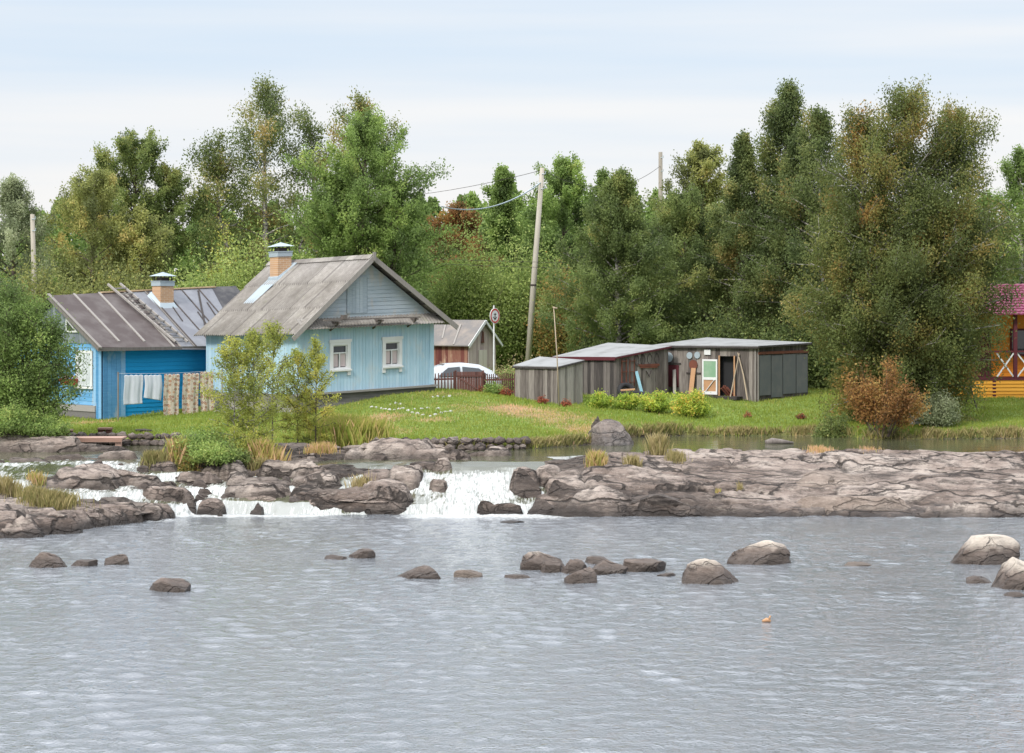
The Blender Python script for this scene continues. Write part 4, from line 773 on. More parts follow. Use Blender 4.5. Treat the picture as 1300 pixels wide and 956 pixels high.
m.build('ridge_board', M['ridge'], lroof)
ch = chimney(LH, 4.25, 2.35, 3.8, 4.88, None, .30, .28)
m = MB(); m.hexa([(3.8, 1.9, 3.98), (4.7, 1.9, 3.98), (4.75, 2.7, 4.5), (3.75, 2.7, 4.5), (3.92, 2.04, 4.22), (4.58, 2.04, 4.22), (4.58, 2.66, 4.66), (3.92, 2.66, 4.66)]); m.build('flashing', M['metal'], ch)
ld = empty('roof_ladder', 'grey wooden ladder lying on the roof slope of the bright blue house', 'ladder', LH.location, R_(43.5))
m = MB(); a0, a1 = rp(3.05, .05, .15), rp(2.35, 1.07, .2); b0, b1 = rp(3.6, .05, .15), rp(2.9, 1.07, .2)
for (p, q) in ((a0, a1), (b0, b1)):
    k = MB(); k.beam(p, q, .075, .07, .9); k.build('rail', M['batten'], ld)
for i in range(10):
    t = .05+.095*i; p = Vector(a0).lerp(Vector(a1), t)+Vector((0, 0, .04)); q = Vector(b0).lerp(Vector(b1), t)+Vector((0, 0, .04)); k = MB(); k.beam(p, q, .075, .05, .9); k.build('rung', M['batten'], ld)
# clothesline
def at(px, py, d): return Vector((X(px, d), d, Z(py, d)))
cl = empty('clothesline', 'thin clothesline strung in front of the bright blue wall', 'clothesline', (X(150, 79), 79, gz(X(150, 79), 79)))
A, B = at(150, 474, 79.3), at(282, 470, 80.9)
m = MB(); pts = [A.lerp(B, k/12)-Vector((0, 0, .05*math.sin(math.pi*k/12)))-cl.location for k in range(13)]; m.tube(pts, .006, 4); m.build('line', M['white'], cl)
for P_ in (A, B):
    m = MB(); g = gz(P_.x, P_.y); m.tube([Vector((P_.x, P_.y, g-.2))-cl.location, P_+Vector((0, 0, .05))-cl.location], .03, 7); m.build('post', M['batten'], cl)
def hang(name, label, cat, p0, p1, pt, pb, pb2, mat, seed, group=None):
    t0, t1 = (p0-150)/132, (p1-150)/132; a = A.lerp(B, t0); b = A.lerp(B, t1); nx, nz = 24, 30; vv = []
    d0 = a.y; zt = Z(pt, d0); r = random.Random(seed); ph = r.random()*6
    for j in range(nz+1):
        for i in range(nx+1):
            u, v = i/nx, j/nz; P_ = a.lerp(b, u); z = (zt+.03*abs(math.sin(u*math.pi*4)))*(1-v)+Z(pb+(pb2-pb)*u, d0)*v; fold = (.008+.018*v)*math.sin(u*11+ph)+.006*math.sin(u*25+ph*2)
            vv.append((P_.x+fold*.5-a.x+.02*math.sin(v*5+ph), P_.y-a.y-fold-.015, z-zt))
    i = np.arange((nx+1)*(nz+1)).reshape(nz+1, nx+1); f = np.stack([i[:-1, :-1], i[:-1, 1:], i[1:, 1:], i[1:, :-1]], -1).reshape(-1, 4)
    o = quick(name, vv, f, M[mat], smooth=True); o.location = (a.x, a.y, zt); tag(o, label, cat, group); md = o.modifiers.new('t', 'SOLIDIFY'); md.thickness = .006; return o
hang('hanging_towel', 'white towel with a band near its hem, leftmost on the clothesline', 'towel', 157, 181, 477, 514, 513, 'towel', 1, 'laundry on the line')
hang('hanging_towel', 'smaller folded white towel, second on the clothesline', 'towel', 183, 205, 477, 505, 509, 'towel', 2, 'laundry on the line')
hang('hanging_curtain', 'cream curtain with round brown print hanging right of the white towels', 'curtain', 207, 227, 476, 530, 531, 'print', 3, 'laundry on the line')
hang('hanging_curtain', 'wide cream printed curtain in the middle of the three printed ones', 'curtain', 231, 252, 475, 530, 530, 'print', 4, 'laundry on the line')
hang('hanging_curtain', 'cream printed curtain at the right end, bunched beside the young birch', 'curtain', 254, 271, 473, 528, 526, 'print', 5, 'laundry on the line')
# jetty with two little tables
J = empty('wooden_jetty', 'low brown plank jetty over the stones at the edge of the rapids', 'jetty', (X(126, 70.3), 70.3, 1.22))
jw = 64*70.9/F
m = MB()
for k in range(5): m.box(-jw/2, jw/2, -.45+k*.19, -.45+k*.19+.18, .24, .29)
m.build('deck', M['pinkwood'] if 'pinkwood' in M else M.setdefault('pinkwood', wood('reddish_planks', (.2, .12, .09), (.33, .21, .17), (.42, .29, .24), grain=(.7, 9, 9))), J)
m = MB(); m.box(-jw/2, jw/2, -.5, -.455, .16, .29); m.build('edge_beam', M['pinkwood'], J)
for x in (-jw/2+.15, jw/2-.14):
    m = MB(); m.box(x-.09, x+.09, -.42, -.2, -.3, .16); m.build('post', M['pinkwood'], J)
def bench(px, d, wpx, top, label):
    z = gz(X(px, d), d); b = empty('small_bench', label, 'bench', (X(px, d), d, z), 0, 'small benches by the jetty'); hw = wpx*d/F/2; h_ = Z(top, d)-z
    m = MB(); m.box(-hw, hw, -.2, .2, h_-.05, h_); m.build('seat', M['pinkwood'], b)
    for s_ in (-1, 1):
        m = MB(); m.box(s_*hw*.55-.09, s_*hw*.55+.09, -.15, .15, 0, h_-.05); m.build('leg', M['fence'], b)
bench(133.5, 71.9, 17, 543, 'small brown bench standing on the grass behind the jetty'); bench(83, 71.9, 18, 545, 'small brown bench half hidden by the bush at the left end of the jetty')
# ---------------------------------------------------------------- sheds
def shed(name, label, px, d, th, lr, ll, z0, zc, zr, zl, zbk, wl=.16, ml='board_dark', mr='board_grey', over=.1, group=None, fascia=None, holes_l=(), door=None):
    """corner nearest the camera at (px,d). right face runs along +x', left face along +y'. z: corner, right end, left end, back"""
    o = empty(name, label, 'shed', (X(px, d), d, z0), R_(th), group); zc -= z0; zr -= z0; zl -= z0; zbk -= z0
    ztop = lambda x, y: zc+(zr-zc)*x/lr+(zl-zc)*y/ll+(zbk-zr-zl+zc)*x*y/lr/ll
    m = MB(); boards_v(m, 0, lr, 0, lambda x: -.3, lambda x: ztop(x, 0), wl, proud=.02); m.build('right_wall', M[mr], o)
    m = MB(); s = MB(); boards_v(s, 0, ll, 0, lambda x: -.3, lambda x: ztop(0, ll-x), wl, proud=.02, holes=[(ll-b, ll-a, c, e) for (a, b, c, e) in holes_l]); absorb(m, s, lambda v: (v[1], ll-v[0], v[2])); m.build('left_wall', M[ml], o)
    m = MB(); m.box(lr-.03, lr, 0, ll, -.3, min(zr, zbk)-.03); m.box(0, lr-.03, ll-.03, ll, -.3, min(zl, zbk)-.03); m.build('rear_wall', M['board_dark'], o)
    n = 24; m = MB(); v = over; pts = []
    P4 = [(-v, -v), (lr+v, -v), (lr+v, ll+v), (-v, ll+v)]
    m.hexa([(a, b, ztop(a, b)+.01) for a, b in P4]+[(a, b, ztop(a, b)+.045) for a, b in P4]); rf = m.build('roof', M['shed_roof'], o)
    m = MB(); m.beam((-v-.01, -v, ztop(-v, -v)-.02), (-v-.01, ll+v, ztop(-v, ll+v)-.02), .03, fascia or .07, .1); m.beam((-v, -v-.01, ztop(-v, -v)-.0), (lr+v, -v-.01, ztop(lr+v, -v)-.0), .03, .06, .2); m.build('fascia', M['maroon'] if fascia else M['board_dark'], o)
    return o
M['board_light'] = wood('pale_grey_boards', (.10, .09, .08), (.26, .24, .215), (.42, .39, .35), vw=.35)
S1 = shed('small_shed', 'small leaning grey board shed with pale slanted roof, nearest the lawn mound', 708, 80, 50, 1.42, 2.0, 2.02, 3.43, 3.62, 3.43, 3.7, .13, over=.07, mr='board_light', ml='board_grey')
S2 = shed('plank_shed', 'middle plank shed with pale roof and iron tools hanging on its wall', 781, 83, 45, 3.0, 3.1, 2.15, 3.70, 4.05, 3.66, 4.12, .17, fascia=.13)
S3 = shed('long_shed', 'long weathered shed with an open dark doorway at the right end of the row', 961, 83.5, 53.7, 3.9, 4.5, 2.15, 4.10, 4.16, 4.08, 4.3, .17, ml='board_grey', mr='board_dark', fascia=None, over=.15, holes_l=[(.99, 1.6, -.5, 1.58)])
# items on S3's left face: local x' = 0 plane, y' = s along the face
def onL(s0, s1, z0, z1, off=.04, th=.03): return (-off-th, -off, s0, s1, z0, z1)
m = MB(); m.box(.25, .28, .5, 2.4, -.2, 1.8); m.build('doorway_shade_panel', M['black'], S3)  # black panel stands in for the shade behind the doorway
m = MB(); m.box(*onL(.93, .99, .0, 1.6, .03)); m.box(*onL(1.6, 1.66, .0, 1.6, .03)); m.build('door_frame', M['pine'], S3)
m = MB(); m.box(*onL(1.69, 2.36, .08, 1.42, .05)); dr_ = m.build('door', M['pine'], S3)
m = MB()
for q in ((1.69, 1.75, .1, 1.45), (2.3, 2.36, .1, 1.45), (1.75, 2.3, 1.38, 1.45), (1.75, 2.3, .66, .76), (1.75, 2.3, .1, .22)): m.box(*onL(*q, .08, .02))
m.beam((-.1, 2.2, .22), (-.1, 1.82, .66), .05, .02); m.build('door_rails', M['white'], dr_)
m = MB(); m.box(*onL(1.75, 2.3, .76, 1.38, .082, .012)); m.build('pane', paint('green_glass', (.20, .33, .22), .25, .6, (.35, .42, .33), scale=3), dr_)
m = MB(); m.box(-.5, -.05, .6, 2.5, -.06, .06); m.build('threshold', M['board_dark'], S3)
m = MB()
for k in range(7): m.beam((.2, 1.05+.06*k, .05), (-.05+.1*(k % 2), 1.3+.04*k, .35+.05*(k % 3)), .06, .05)
pk = m.build('firewood_pile', M['rust'], None); pk.location = S3.location; pk.rotation_euler = S3.rotation_euler; tag(pk, 'heap of rusty red scrap lying inside the open shed doorway', 'scrap heap')
m = MB(); m.box(*onL(2.0, 2.28, 1.62, 1.82, .04, .05)); bx_ = m.build('white_box', M['white'], None); bx_.location = S3.location; bx_.rotation_euler = S3.rotation_euler; tag(bx_, 'small white box fixed above the green glazed shed door', 'box')
m = MB(); m.box(-.05, -.02, .02, .08, -.2, 1.9); m.box(-.0, .06, -.06, -.03, -.2, 1.9); m.build('corner_post', M['batten'], S3)
m = MB()
for (a, b, c_, e) in ((.1, .95, .1, 1.62), (1.0, 1.85, .0, 1.6), (1.9, 2.9, .1, 1.62), (2.95, 3.85, .1, 1.6)): m.box(a, b, -.06, -.045, c_, e)
m.build('tin_cladding', paint('grey_tin_cladding', (.13, .145, .16), .6, .6, (.2, .2, .2), metal=.3), S3)
m = MB(); m.box(.0, 3.9, -.08, -.045, 1.66, 1.76); m.build('rust_trim', M['rust'], S3)
def prop(name, label, cat, mb, mat, S, group=None, smooth=False):
    o = mb.build(name, M[mat] if isinstance(mat, str) else mat, None, smooth); o.location = S.location; o.rotation_euler = S.rotation_euler; return tag(o, label, cat, group)
m = MB(); m.tube([(-.45, .15, -.05), (-.25, .45, .9), (-.1, .78, 1.72)], [.028, .026, .02], 6); prop('leaning_pole', 'peeled pole leaning to the left against the long shed, right one of the crossed pair', 'pole', m, 'birchpole', S3)
m = MB(); m.tube([(-.45, .92, -.05), (-.25, .84, .8), (-.12, .7, 1.7)], [.026, .024, .018], 6); prop('leaning_pole', 'thin pole leaning to the right against the long shed, left one of the crossed pair', 'pole', m, 'birchpole', S3)
m = MB(); m.beam((-.28, 2.78, -.05), (-.1, 2.74, 1.1), .035, .2, up=(0, 1, 0)); prop('leaning_plank', 'broad orange plank leaning on the shed left of the glazed door', 'plank', m, 'pine', S3, 'planks leaning on the long shed')
m = MB(); m.beam((-.45, 3.38, -.05), (-.1, 3.62, 1.02), .035, .13, up=(0, 1, 0)); prop('leaning_plank', 'narrow pale plank leaning across the maroon sheet', 'plank', m, 'batten', S3, 'planks leaning on the long shed')
m = MB(); m.beam((-.55, 3.72, -.05), (-.1, 4.05, 1.05), .035, .15, up=(0, 1, 0)); prop('leaning_plank', 'long orange plank leaning left of the maroon sheet', 'plank', m, 'pine', S3, 'planks leaning on the long shed')
m = MB(); m.beam((-.6, 3.95, -.05), (-.2, 4.2, .42), .035, .13, up=(0, 1, 0)); prop('leaning_plank', 'short orange plank at the far left of the leaning planks', 'plank', m, 'pine', S3, 'planks leaning on the long shed')
m = MB(); m.box(*onL(3.45, 4.0, .35, 1.2, .045, .02)); prop('maroon_sheet', 'maroon metal sheet fixed to the long shed behind leaning planks', 'metal sheet', m, 'maroon', S3)
def disc(S, s_, z, r, mat, name, label, cat, ax='L', n=20, th=.03, off=.05):
    mb = MB(); ring = [(-off, s_+r*math.cos(2*math.pi*k/n), z+r*1.0*math.sin(2*math.pi*k/n)) for k in range(n)]; ring2 = [(-off-th, a[1]*1, a[2]) for a in ring]
    mb.add(ring+ring2, [tuple(range(n)), tuple(range(2*n-1, n-1, -1))]+[(i, (i+1) % n, (i+1) % n+n, i+n) for i in range(n)]); return prop(name, label, cat, mb, mat, S)
disc(S3, 3.9, 1.5, .19, 'metal', 'hub_cap', 'round grey hub cap hanging on the left end of the long shed', 'hub cap')
disc(S3, 2.95, 1.58, .13, 'metal', 'enamel_basin', 'pale oval basin hanging left of the rusty disc', 'basin'); disc(S3, 2.6, 1.6, .13, 'metal', 'enamel_basin', 'pale oval basin hanging nearest the small white box', 'basin'); disc(S3, 2.78, 1.22, .19, 'rust', 'rusty_disc', 'rusty red disc below two pale basins on the shed wall', 'saw blade')
m = MB(); m.box(*onL(2.45, 3.1, .88, .93, .05, .03)); prop('iron_bar', 'dark iron bar hanging level below the rusty disc', 'iron bar', m, 'iron', S3)
m = MB(); m.box(*onL(3.35, 4.3, 1.25, 1.29, .05, .03)); prop('iron_bar', 'thin rail under the round hub cap', 'iron bar', m, 'iron', S3)
# tools on S2's right face: plane y'=0, along x'
def rt(label, pts, r=.012, mat='rust', name='hanging_tool', cat='tool', S=S2): mb = MB(); mb.tube(pts, r, 5); return prop(name, label, cat, mb, mat, S, 'old iron tools hung on the shed wall')
m = MB(); m.box(1.25, 2.45, -.07, -.04, 1.2, 1.28); m.box(1.35, 2.35, -.065, -.045, 1.13, 1.2); prop('crosscut_saw', 'long rusty two man saw hung level on the middle shed wall', 'saw', m, 'rust', S2)
for k, (x, lab) in enumerate(((.3, 'rusty rake frame hung nearest the corner of the middle shed'), (.75, 'second rusty rake frame from the corner of the middle shed'))):
    m = MB(); m.box(x, x+.03, -.07, -.04, .5, 1.5); m.box(x+.25, x+.28, -.07, -.04, .45, 1.5)
    for z in (.6, 1.0, 1.4): m.box(x-.04, x+.32, -.09, -.07, z, z+.025)
    prop('rake_frame', lab, 'rake', m, 'rust', S2, 'old iron tools hung on the shed wall')
for k, x in enumerate((1.15, 1.5, 1.9, 2.3)):
    rt(('first', 'second', 'third', 'fourth')[k]+' looped iron harness from the left hanging above the long saw', [(x+.13*math.sin(a*.7), -.06, 1.62+.03*x-.30*(1-math.cos(a*.7))/1.0*.5-.1*math.sin(a*.35)) for a in range(0, 10)], .014, 'iron', 'iron_harness', 'harness')
rt('dark forked tongs hanging below the long saw', [(1.7, -.06, 1.02), (1.85, -.07, .8), (2.0, -.06, 1.04)], .02, 'iron', 'tongs', 'tongs')
m = MB(); m.beam((1.25, -.3, .0), (1.1, -.08, 1.02), .14, .03, up=(0, 1, 0)); prop('blue_board', 'pale blue board leaning below the hung saw', 'board', m, paint('pale_blue_paint', (.32, .56, .66), .6, .3), S2)
def torus(name, label, loc, R0, r0, mat, tilt=(0, 0, 0), group=None):
    mb = MB(); vv = []; ff = []; n, k_ = 28, 10
    for i in range(n):
        for j in range(k_):
            a, b = 2*math.pi*i/n, 2*math.pi*j/k_; vv.append(((R0+r0*math.cos(b))*math.cos(a), (R0+r0*math.cos(b))*math.sin(a), r0*1.1*math.sin(b)))
            ff.append((i*k_+j, ((i+1) % n)*k_+j, ((i+1) % n)*k_+(j+1) % k_, i*k_+(j+1) % k_))
    mb.add(vv, ff); o = mb.build(name, M[mat], None, True); o.location = loc; o.rotation_euler = tilt; return tag(o, label, 'tyre', group)
g = gz(X(808, 82.4), 82.4); torus('old_tyre', 'black tyre lying behind the currant bushes', (X(812, 82.4), 82.4, g+.14), .28, .12, 'black', (.15, .1, 0)); torus('old_tyre', 'second black tyre leaning beside the lying one', (X(795, 82.8), 82.8, g+.3), .26, .1, 'black', (1.1, 0, .3))
m = MB(); m.beam((X(788, 82.2), 82.2, g+.36), (X(806, 82.2), 82.2, g+.40), .3, .05); bb = m.build('bench_board', M['pine'], None); tag(bb, 'pinkish board lying across the tyres', 'board')
# stick antenna in front of small shed
m = MB(); p0 = at(710, 514, 79.2); p1 = at(703, 391, 79.2); m.tube([p0-Vector((0, 0, .2)), p0.lerp(p1, .5)+Vector((.02, 0, 0)), p1], [.026, .022, .016], 6); m.beam(p1+Vector((-.04, 0, .03)), p1+Vector((.13, 0, -.02)), .03, .06); an = m.build('thin_pole', M['birchpole'], None, True); tag(an, 'thin bare pole with a small crosspiece rising in front of the small shed', 'pole')
# brown gabled outhouse behind the fence
GH = empty('brown_shed', 'old brown outhouse with pink gable and rusty side wall behind the fence', 'shed', (X(594, 93), 93, 2.0), R_(56))
GW, GL = 2.05, 3.4; e_, a_ = 2.1, 2.95
m = MB(); boards_v(m, 0, GW, 0, lambda x: -.2, lambda x: e_+(a_-e_)*(1-abs(x-GW/2)/(GW/2)), .14); m.build('gable_wall', wood('pink_grey_boards', (.30, .24, .24), (.42, .34, .33), (.5, .42, .4)), GH)
m = MB(); m.box(GW/2-.28, GW/2+.28, -.07, -.03, .2, 1.75); m.box(GW/2-.012, GW/2+.012, -.08, -.07, .2, 1.75, 0); m.build('door', wood('pale_doors', (.42, .38, .34), (.52, .48, .43), (.6, .55, .5)), GH)
m = MB(); m.prism([(GW/2-.12, 2.05), (GW/2+.1, 2.05), (GW/2+.06, 2.5), (GW/2-.02, 2.55)], lambda p, sd: (p[0], -.05-.02*sd, p[1])); m.build('hatch', M['fence'], GH)
m = MB(); s = MB(); boards_v(s, 0, GL, 0, lambda x: -.2, lambda x: e_, .17); absorb(m, s, lambda v: (v[1], GL-v[0], v[2])); m.build('side_wall', wood('rusty_boards', (.09, .025, .025), (.17, .06, .05), (.3, .17, .12), wear=(.42, .3, .22), wearamt=.6), GH)
m = MB(); m.box(GW-.03, GW, .0, GL, -.2, e_); m.box(0, GW-.03, GL-.03, GL, -.2, e_); m.build('rear_wall', M['fence'], GH)
m = MB()
for sx in (-1, 1):
    xe = GW/2+sx*(GW/2+.22); ze = e_-.18
    m.hexa([(GW/2, -.2, a_+.03), (xe, -.2, ze), (xe, GL+.2, ze), (GW/2, GL+.2, a_+.03), (GW/2, -.2, a_+.07), (xe, -.2, ze+.04), (xe, GL+.2, ze+.04), (GW/2, GL+.2, a_+.07)])
rf = m.build('roof', paint('old_grey_roof', (.16, .15, .145), .85, .7, (.33, .27, .22), scale=1.4), GH)
m = MB(); m.beam((GW/2, -.22, a_+.02), (-.24, -.22, e_-.2), .03, .13, .9); m.beam((GW/2, -.22, a_+.02), (GW+.24, -.22, e_-.2), .03, .1, .5); m.build('barge_board', M['white'], rf)
for k in range(3): m = MB(); m.beam((-.2+.3*k, .6+k*.8, e_-.1+.25*k), (.75, .9+k*.8, a_-.12), .06, .03, .9); m.build('roof_lath', M['batten'], rf)
# picket fence and gate
def fence_run(label, pa, da, pb, db, ta, tb_, gcol='fence'):
    a = Vector((X(pa, da), da, 0)); b = Vector((X(pb, db), db, 0)); o = empty('picket_fence', label, 'fence', (a.x, a.y, gz(a.x, a.y))); n = int((b-a).length/.115)
    za, zb_ = Z(ta, da), Z(tb_, db); top = lambda t: za+(zb_-za)*t
    for i in range(n+1):
        t = i/n; P_ = a.lerp(b, t); g_ = gz(P_.x, P_.y); h_ = top(t)+.03*rnd.random(); m = MB(); q = P_-o.location; q.z = 0; dx = (b-a).normalized()*.031; nrm_ = Vector((-dx.y, dx.x, 0)).normalized()*.01
        z0, z1 = g_-.02-o.location.z, h_-o.location.z; m.hexa([q-dx-nrm_+Vector((0, 0, z0)), q+dx-nrm_+Vector((0, 0, z0)), q+dx+nrm_+Vector((0, 0, z0)), q-dx+nrm_+Vector((0, 0, z0)), q-dx-nrm_+Vector((0, 0, z1-.03)), q+dx*.2-nrm_+Vector((0, 0, z1)), q+dx*.2+nrm_+Vector((0, 0, z1)), q-dx+nrm_+Vector((0, 0, z1-.03))]); m.build('picket', M[gcol], o)
    for hh in (.22, .75):
        m = MB(); zl = lambda t, P_: gz(P_.x, P_.y)+(top(t)-gz(P_.x, P_.y))*hh-o.location.z; pa_ = a-o.location; pb_ = b-o.location; off = Vector((0, .03, 0)); m.beam(Vector((pa_.x, pa_.y, zl(0, a)))+off, Vector((pb_.x, pb_.y, zl(1, b)))+off, .03, .07); m.build('rail', M[gcol], o)
    for P_ in (a, b):
        m = MB(); q = P_-o.location; t_ = 0 if P_ is a else 1; m.box(q.x-.05, q.x+.05, q.y+.03, q.y+.13, -.3, top(t_)-o.location.z+.04); m.build('post', M[gcol], o)
    return o
fence_run('red brown picket fence between the blue house and the gate', 549, 85.6, 577, 85.4, 474, 473)
fence_run('red brown picket fence right of the gate, reaching the small shed', 614, 85.0, 656, 83.6, 475, 474)
gt = empty('board_gate', 'closed brown board gate with diagonal brace in the picket fence', 'gate', (X(580, 85.3), 85.3, 2.2))
gwid = 32*85.2/F; m = MB(); boards_v(m, 0, gwid, 0, lambda x: -.05, lambda x: Z(472, 85.2)-2.2, .1); m.build('panel', M['fence'], gt)
m = MB(); m.box(-.09, -.01, -.05, .05, -.2, .95); m.build('post', M['fence'], gt); m = MB(); m.box(gwid, gwid+.08, -.05, .05, -.2, .95); m.build('post', M['fence'], gt); m = MB(); m.beam((.02, -.04, .7), (gwid-.02, -.04, .12), .03, .06); m.box(0, gwid, -.055, -.03, .7, .76); m.build('brace', M['fence'], gt)
# car behind the fence
CR = empty('parked_car', 'silver white hatchback parked behind the picket fence', 'car', (X(571, 88.3), 88.3, gz(X(571, 88.3), 88.3)-.03), R_(12))
czt = Z(460.5, 88.3)-CR.location.z
def car():
    s_ = czt/1.45; sec = [(-2.05, .35, .5, .62), (-2.0, .3, .78, .72), (-1.2, .25, .9, .80), (-.6, .25, .93, .82), (.9, .25, .95, .82), (1.6, .28, .92, .8), (2.0, .35, .8, .72), (2.05, .4, .6, .6)]
    m = MB(); vv = []; ff = []
    for (x, zb_, zt_, hw) in sec: vv += [(x, -hw*.9, zb_*s_), (x, -hw, (zb_+.2)*s_), (x, -hw, (zt_-.1)*s_), (x, -hw*.93, zt_*s_), (x, hw*.93, zt_*s_), (x, hw, (zt_-.1)*s_), (x, hw, (zb_+.2)*s_), (x, hw*.9, zb_*s_)]
    k = len(sec)
    for i in range(k-1):
        for j in range(8): ff.append((i*8+j, i*8+(j+1) % 8, (i+1)*8+(j+1) % 8, (i+1)*8+j))
    ff += [tuple(range(7, -1, -1)), tuple(range((k-1)*8, k*8))]; m.add(vv, ff, .5); bd = m.build('body', M['carpaint'], CR, True)
    # cabin
    top = [(-1.25, .9, .76), (-.75, 1.25, .66), (-.2, 1.42, .60), (.5, 1.45, .6), (1.1, 1.38, .6), (1.6, 1.15, .66), (1.85, .9, .74)]
    m = MB(); vv = []; ff = []
    for (x, z, hw) in top: vv += [(x, -.8, .88*s_), (x, -hw-.02, (z-.09)*s_), (x, -hw+.1, z*s_), (x, hw-.1, z*s_), (x, hw+.02, (z-.09)*s_), (x, .8, .88*s_)]
    for i in range(len(top)-1):
        for j in range(5): ff.append((i*6+j, i*6+j+1, (i+1)*6+j+1, (i+1)*6+j))
    m.add(vv, ff, .5); m.build('cabin', M['carpaint'], CR, True)
    for nm, q in (('side_window', [(-.62, .93), (-.2, 1.27), (.28, 1.31), (.3, .94)]), ('side_window', [(.38, .94), (.38, 1.31), (1.05, 1.24), (1.4, .98)])):
        for sd in (-1, 1):
            m = MB(); m.prism(q, lambda p, k2: (p[0], sd*(.84-.55*(p[1]-.88)*.7+.012*k2), p[1]*s_)); m.build(nm, M['glass'], CR)
    m = MB(); m.add([(-1.22, -.66, .93*s_), (-1.22, .66, .93*s_), (-.3, .52, 1.41*s_), (-.3, -.52, 1.41*s_)], [(0, 1, 2, 3)]); m.build('windscreen', M['glass'], CR)
    for x in (-1.3, 1.35):
        for sd in (-1, 1):
            m = MB(); m.tube([(x, sd*.66, .3), (x, sd*.83, .3)], .3, 18); wh = m.build('wheel', M['tyre'], CR); m = MB(); m.tube([(x, sd*.8, .3), (x, sd*.845, .3)], .18, 14); m.build('rim', M['metal'], wh)
    for sd in (-1, 1): m = MB(); m.box(-2.03, -1.93, sd*.58-.14, sd*.58+.14, .58*s_, .72*s_); m.build('headlight', M['glass'], CR)
car()
# round sign
sg = empty('round_sign', 'round white sign with red ring and dark emblem on a thin white post', 'sign', (X(627, 88), 88, gz(X(627, 88), 88)), R_(52))
zc = Z(401, 88)-sg.location.z; m = MB(); m.tube([(0, 0, -.2), (0, 0, zc+.42)], .03, 8); m.build('post', M['white'], sg)
def ringmesh(r0, r1, y, mat, name, th=.01):
    m = MB(); n = 36; P_ = lambda r, a, yy: (r*math.cos(a), yy, zc+r*math.sin(a))
    if r0 == 0: m.add([P_(r1, 2*math.pi*i/n, y) for i in range(n)]+[P_(r1, 2*math.pi*i/n, y-th) for i in range(n)], [tuple(range(n)), tuple(range(2*n-1, n-1, -1))]+[(i, (i+1) % n, (i+1) % n+n, i+n) for i in range(n)])
    else:
        for i in range(n):
            a, b = 2*math.pi*i/n, 2*math.pi*(i+1)/n; m.hexa([P_(r0, a, y), P_(r0, b, y), P_(r1, b, y), P_(r1, a, y), P_(r0, a, y-th), P_(r0, b, y-th), P_(r1, b, y-th), P_(r1, a, y-th)], .5)
    return m.build(name, mat, sg)
ringmesh(0, .31, -.035, M['white'], 'disc', .02); ringmesh(.225, .285, -.057, M['red'], 'red_ring', .006)
m = MB(); y = -.06; m.box(-.02, .02, y-.004, y, zc-.13, zc+.12); m.box(-.08, .08, y-.004, y+.0, zc+.05, zc+.08); m.beam((-.12, y, zc-.04), (0, y, zc-.15), .006, .035); m.beam((.12, y, zc-.04), (0, y, zc-.15), .006, .035); m.build('emblem', M['iron'], sg)
# utility poles and wires
def upole(label, px, d, pyb, pyt, px2, r=.13, cap=True, group='utility poles'):
    zb = gz(X(px, d), d); o = empty('utility_pole', label, 'utility pole', (X(px, d), d, zb), 0, group); t = at(px2, pyt, d)-o.location
    m = MB(); m.tube([(0, 0, -.4), t*.5, t], [r, r*.9, r*.72], 10); m.build('pole', M['pole'], o, True)
    for k in (.97, .9):
        m = MB(); q = t*k; m.tube([q+Vector((0, -.1, 0)), q+Vector((.16, -.16, .0)), q+Vector((.16, -.16, .12))], .02, 5); m.build('insulator', M['metal'], o)
    m = MB(); m.tube([t*.45+Vector((0, 0, -.06)), t*.45+Vector((0, 0, .02))], r*1.02, 10); m.build('band', M['iron'], o)
    return o, o.location+t
P1, T1 = upole('tall leaning wooden pole rising behind the picket fence', 668, 97, 450, 213, 688.5, .14)
P2, T2 = upole('grey pole top showing above the trees right of the leaning pole', 839, 128, 450, 193, 838.5, .16); P3, T3 = upole('grey wooden pole standing behind the left house beside the left trees', 47, 97, 380, 272, 41, .13)
def wire(label, a, b, sag, r=.012, mat='iron'):
    m = MB(); a = Vector(a); b = Vector(b); m.tube([a.lerp(b, k/24)-Vector((0, 0, sag*4*(k/24)*(1-k/24))) for k in range(25)], r, 4); o = m.build('overhead_wire', M[mat], None); return tag(o, label, 'wire', 'overhead wires')
wire('thick twisted pale cable sagging from the leaning pole towards the blue house', T1-Vector((0, 0, .6)), at(560, 262, 92), .55, .028, 'metal'); wire('thin wire from the leaning pole to the left above the trees', T1-Vector((0, 0, .1)), at(250, 232, 135), 1.2, .012)
wire('thin wire between the leaning pole and the grey pole top', T1-Vector((0, 0, .1)), T2-Vector((0, 0, .8)), 1.0, .013); wire('upper of two wires crossing low in front of the dark trees', at(560, 329, 95), at(1200, 334, 95), .15, .012); wire('lower of two wires crossing low in front of the dark trees', at(560, 335, 95), at(1200, 341, 95), .18, .012)
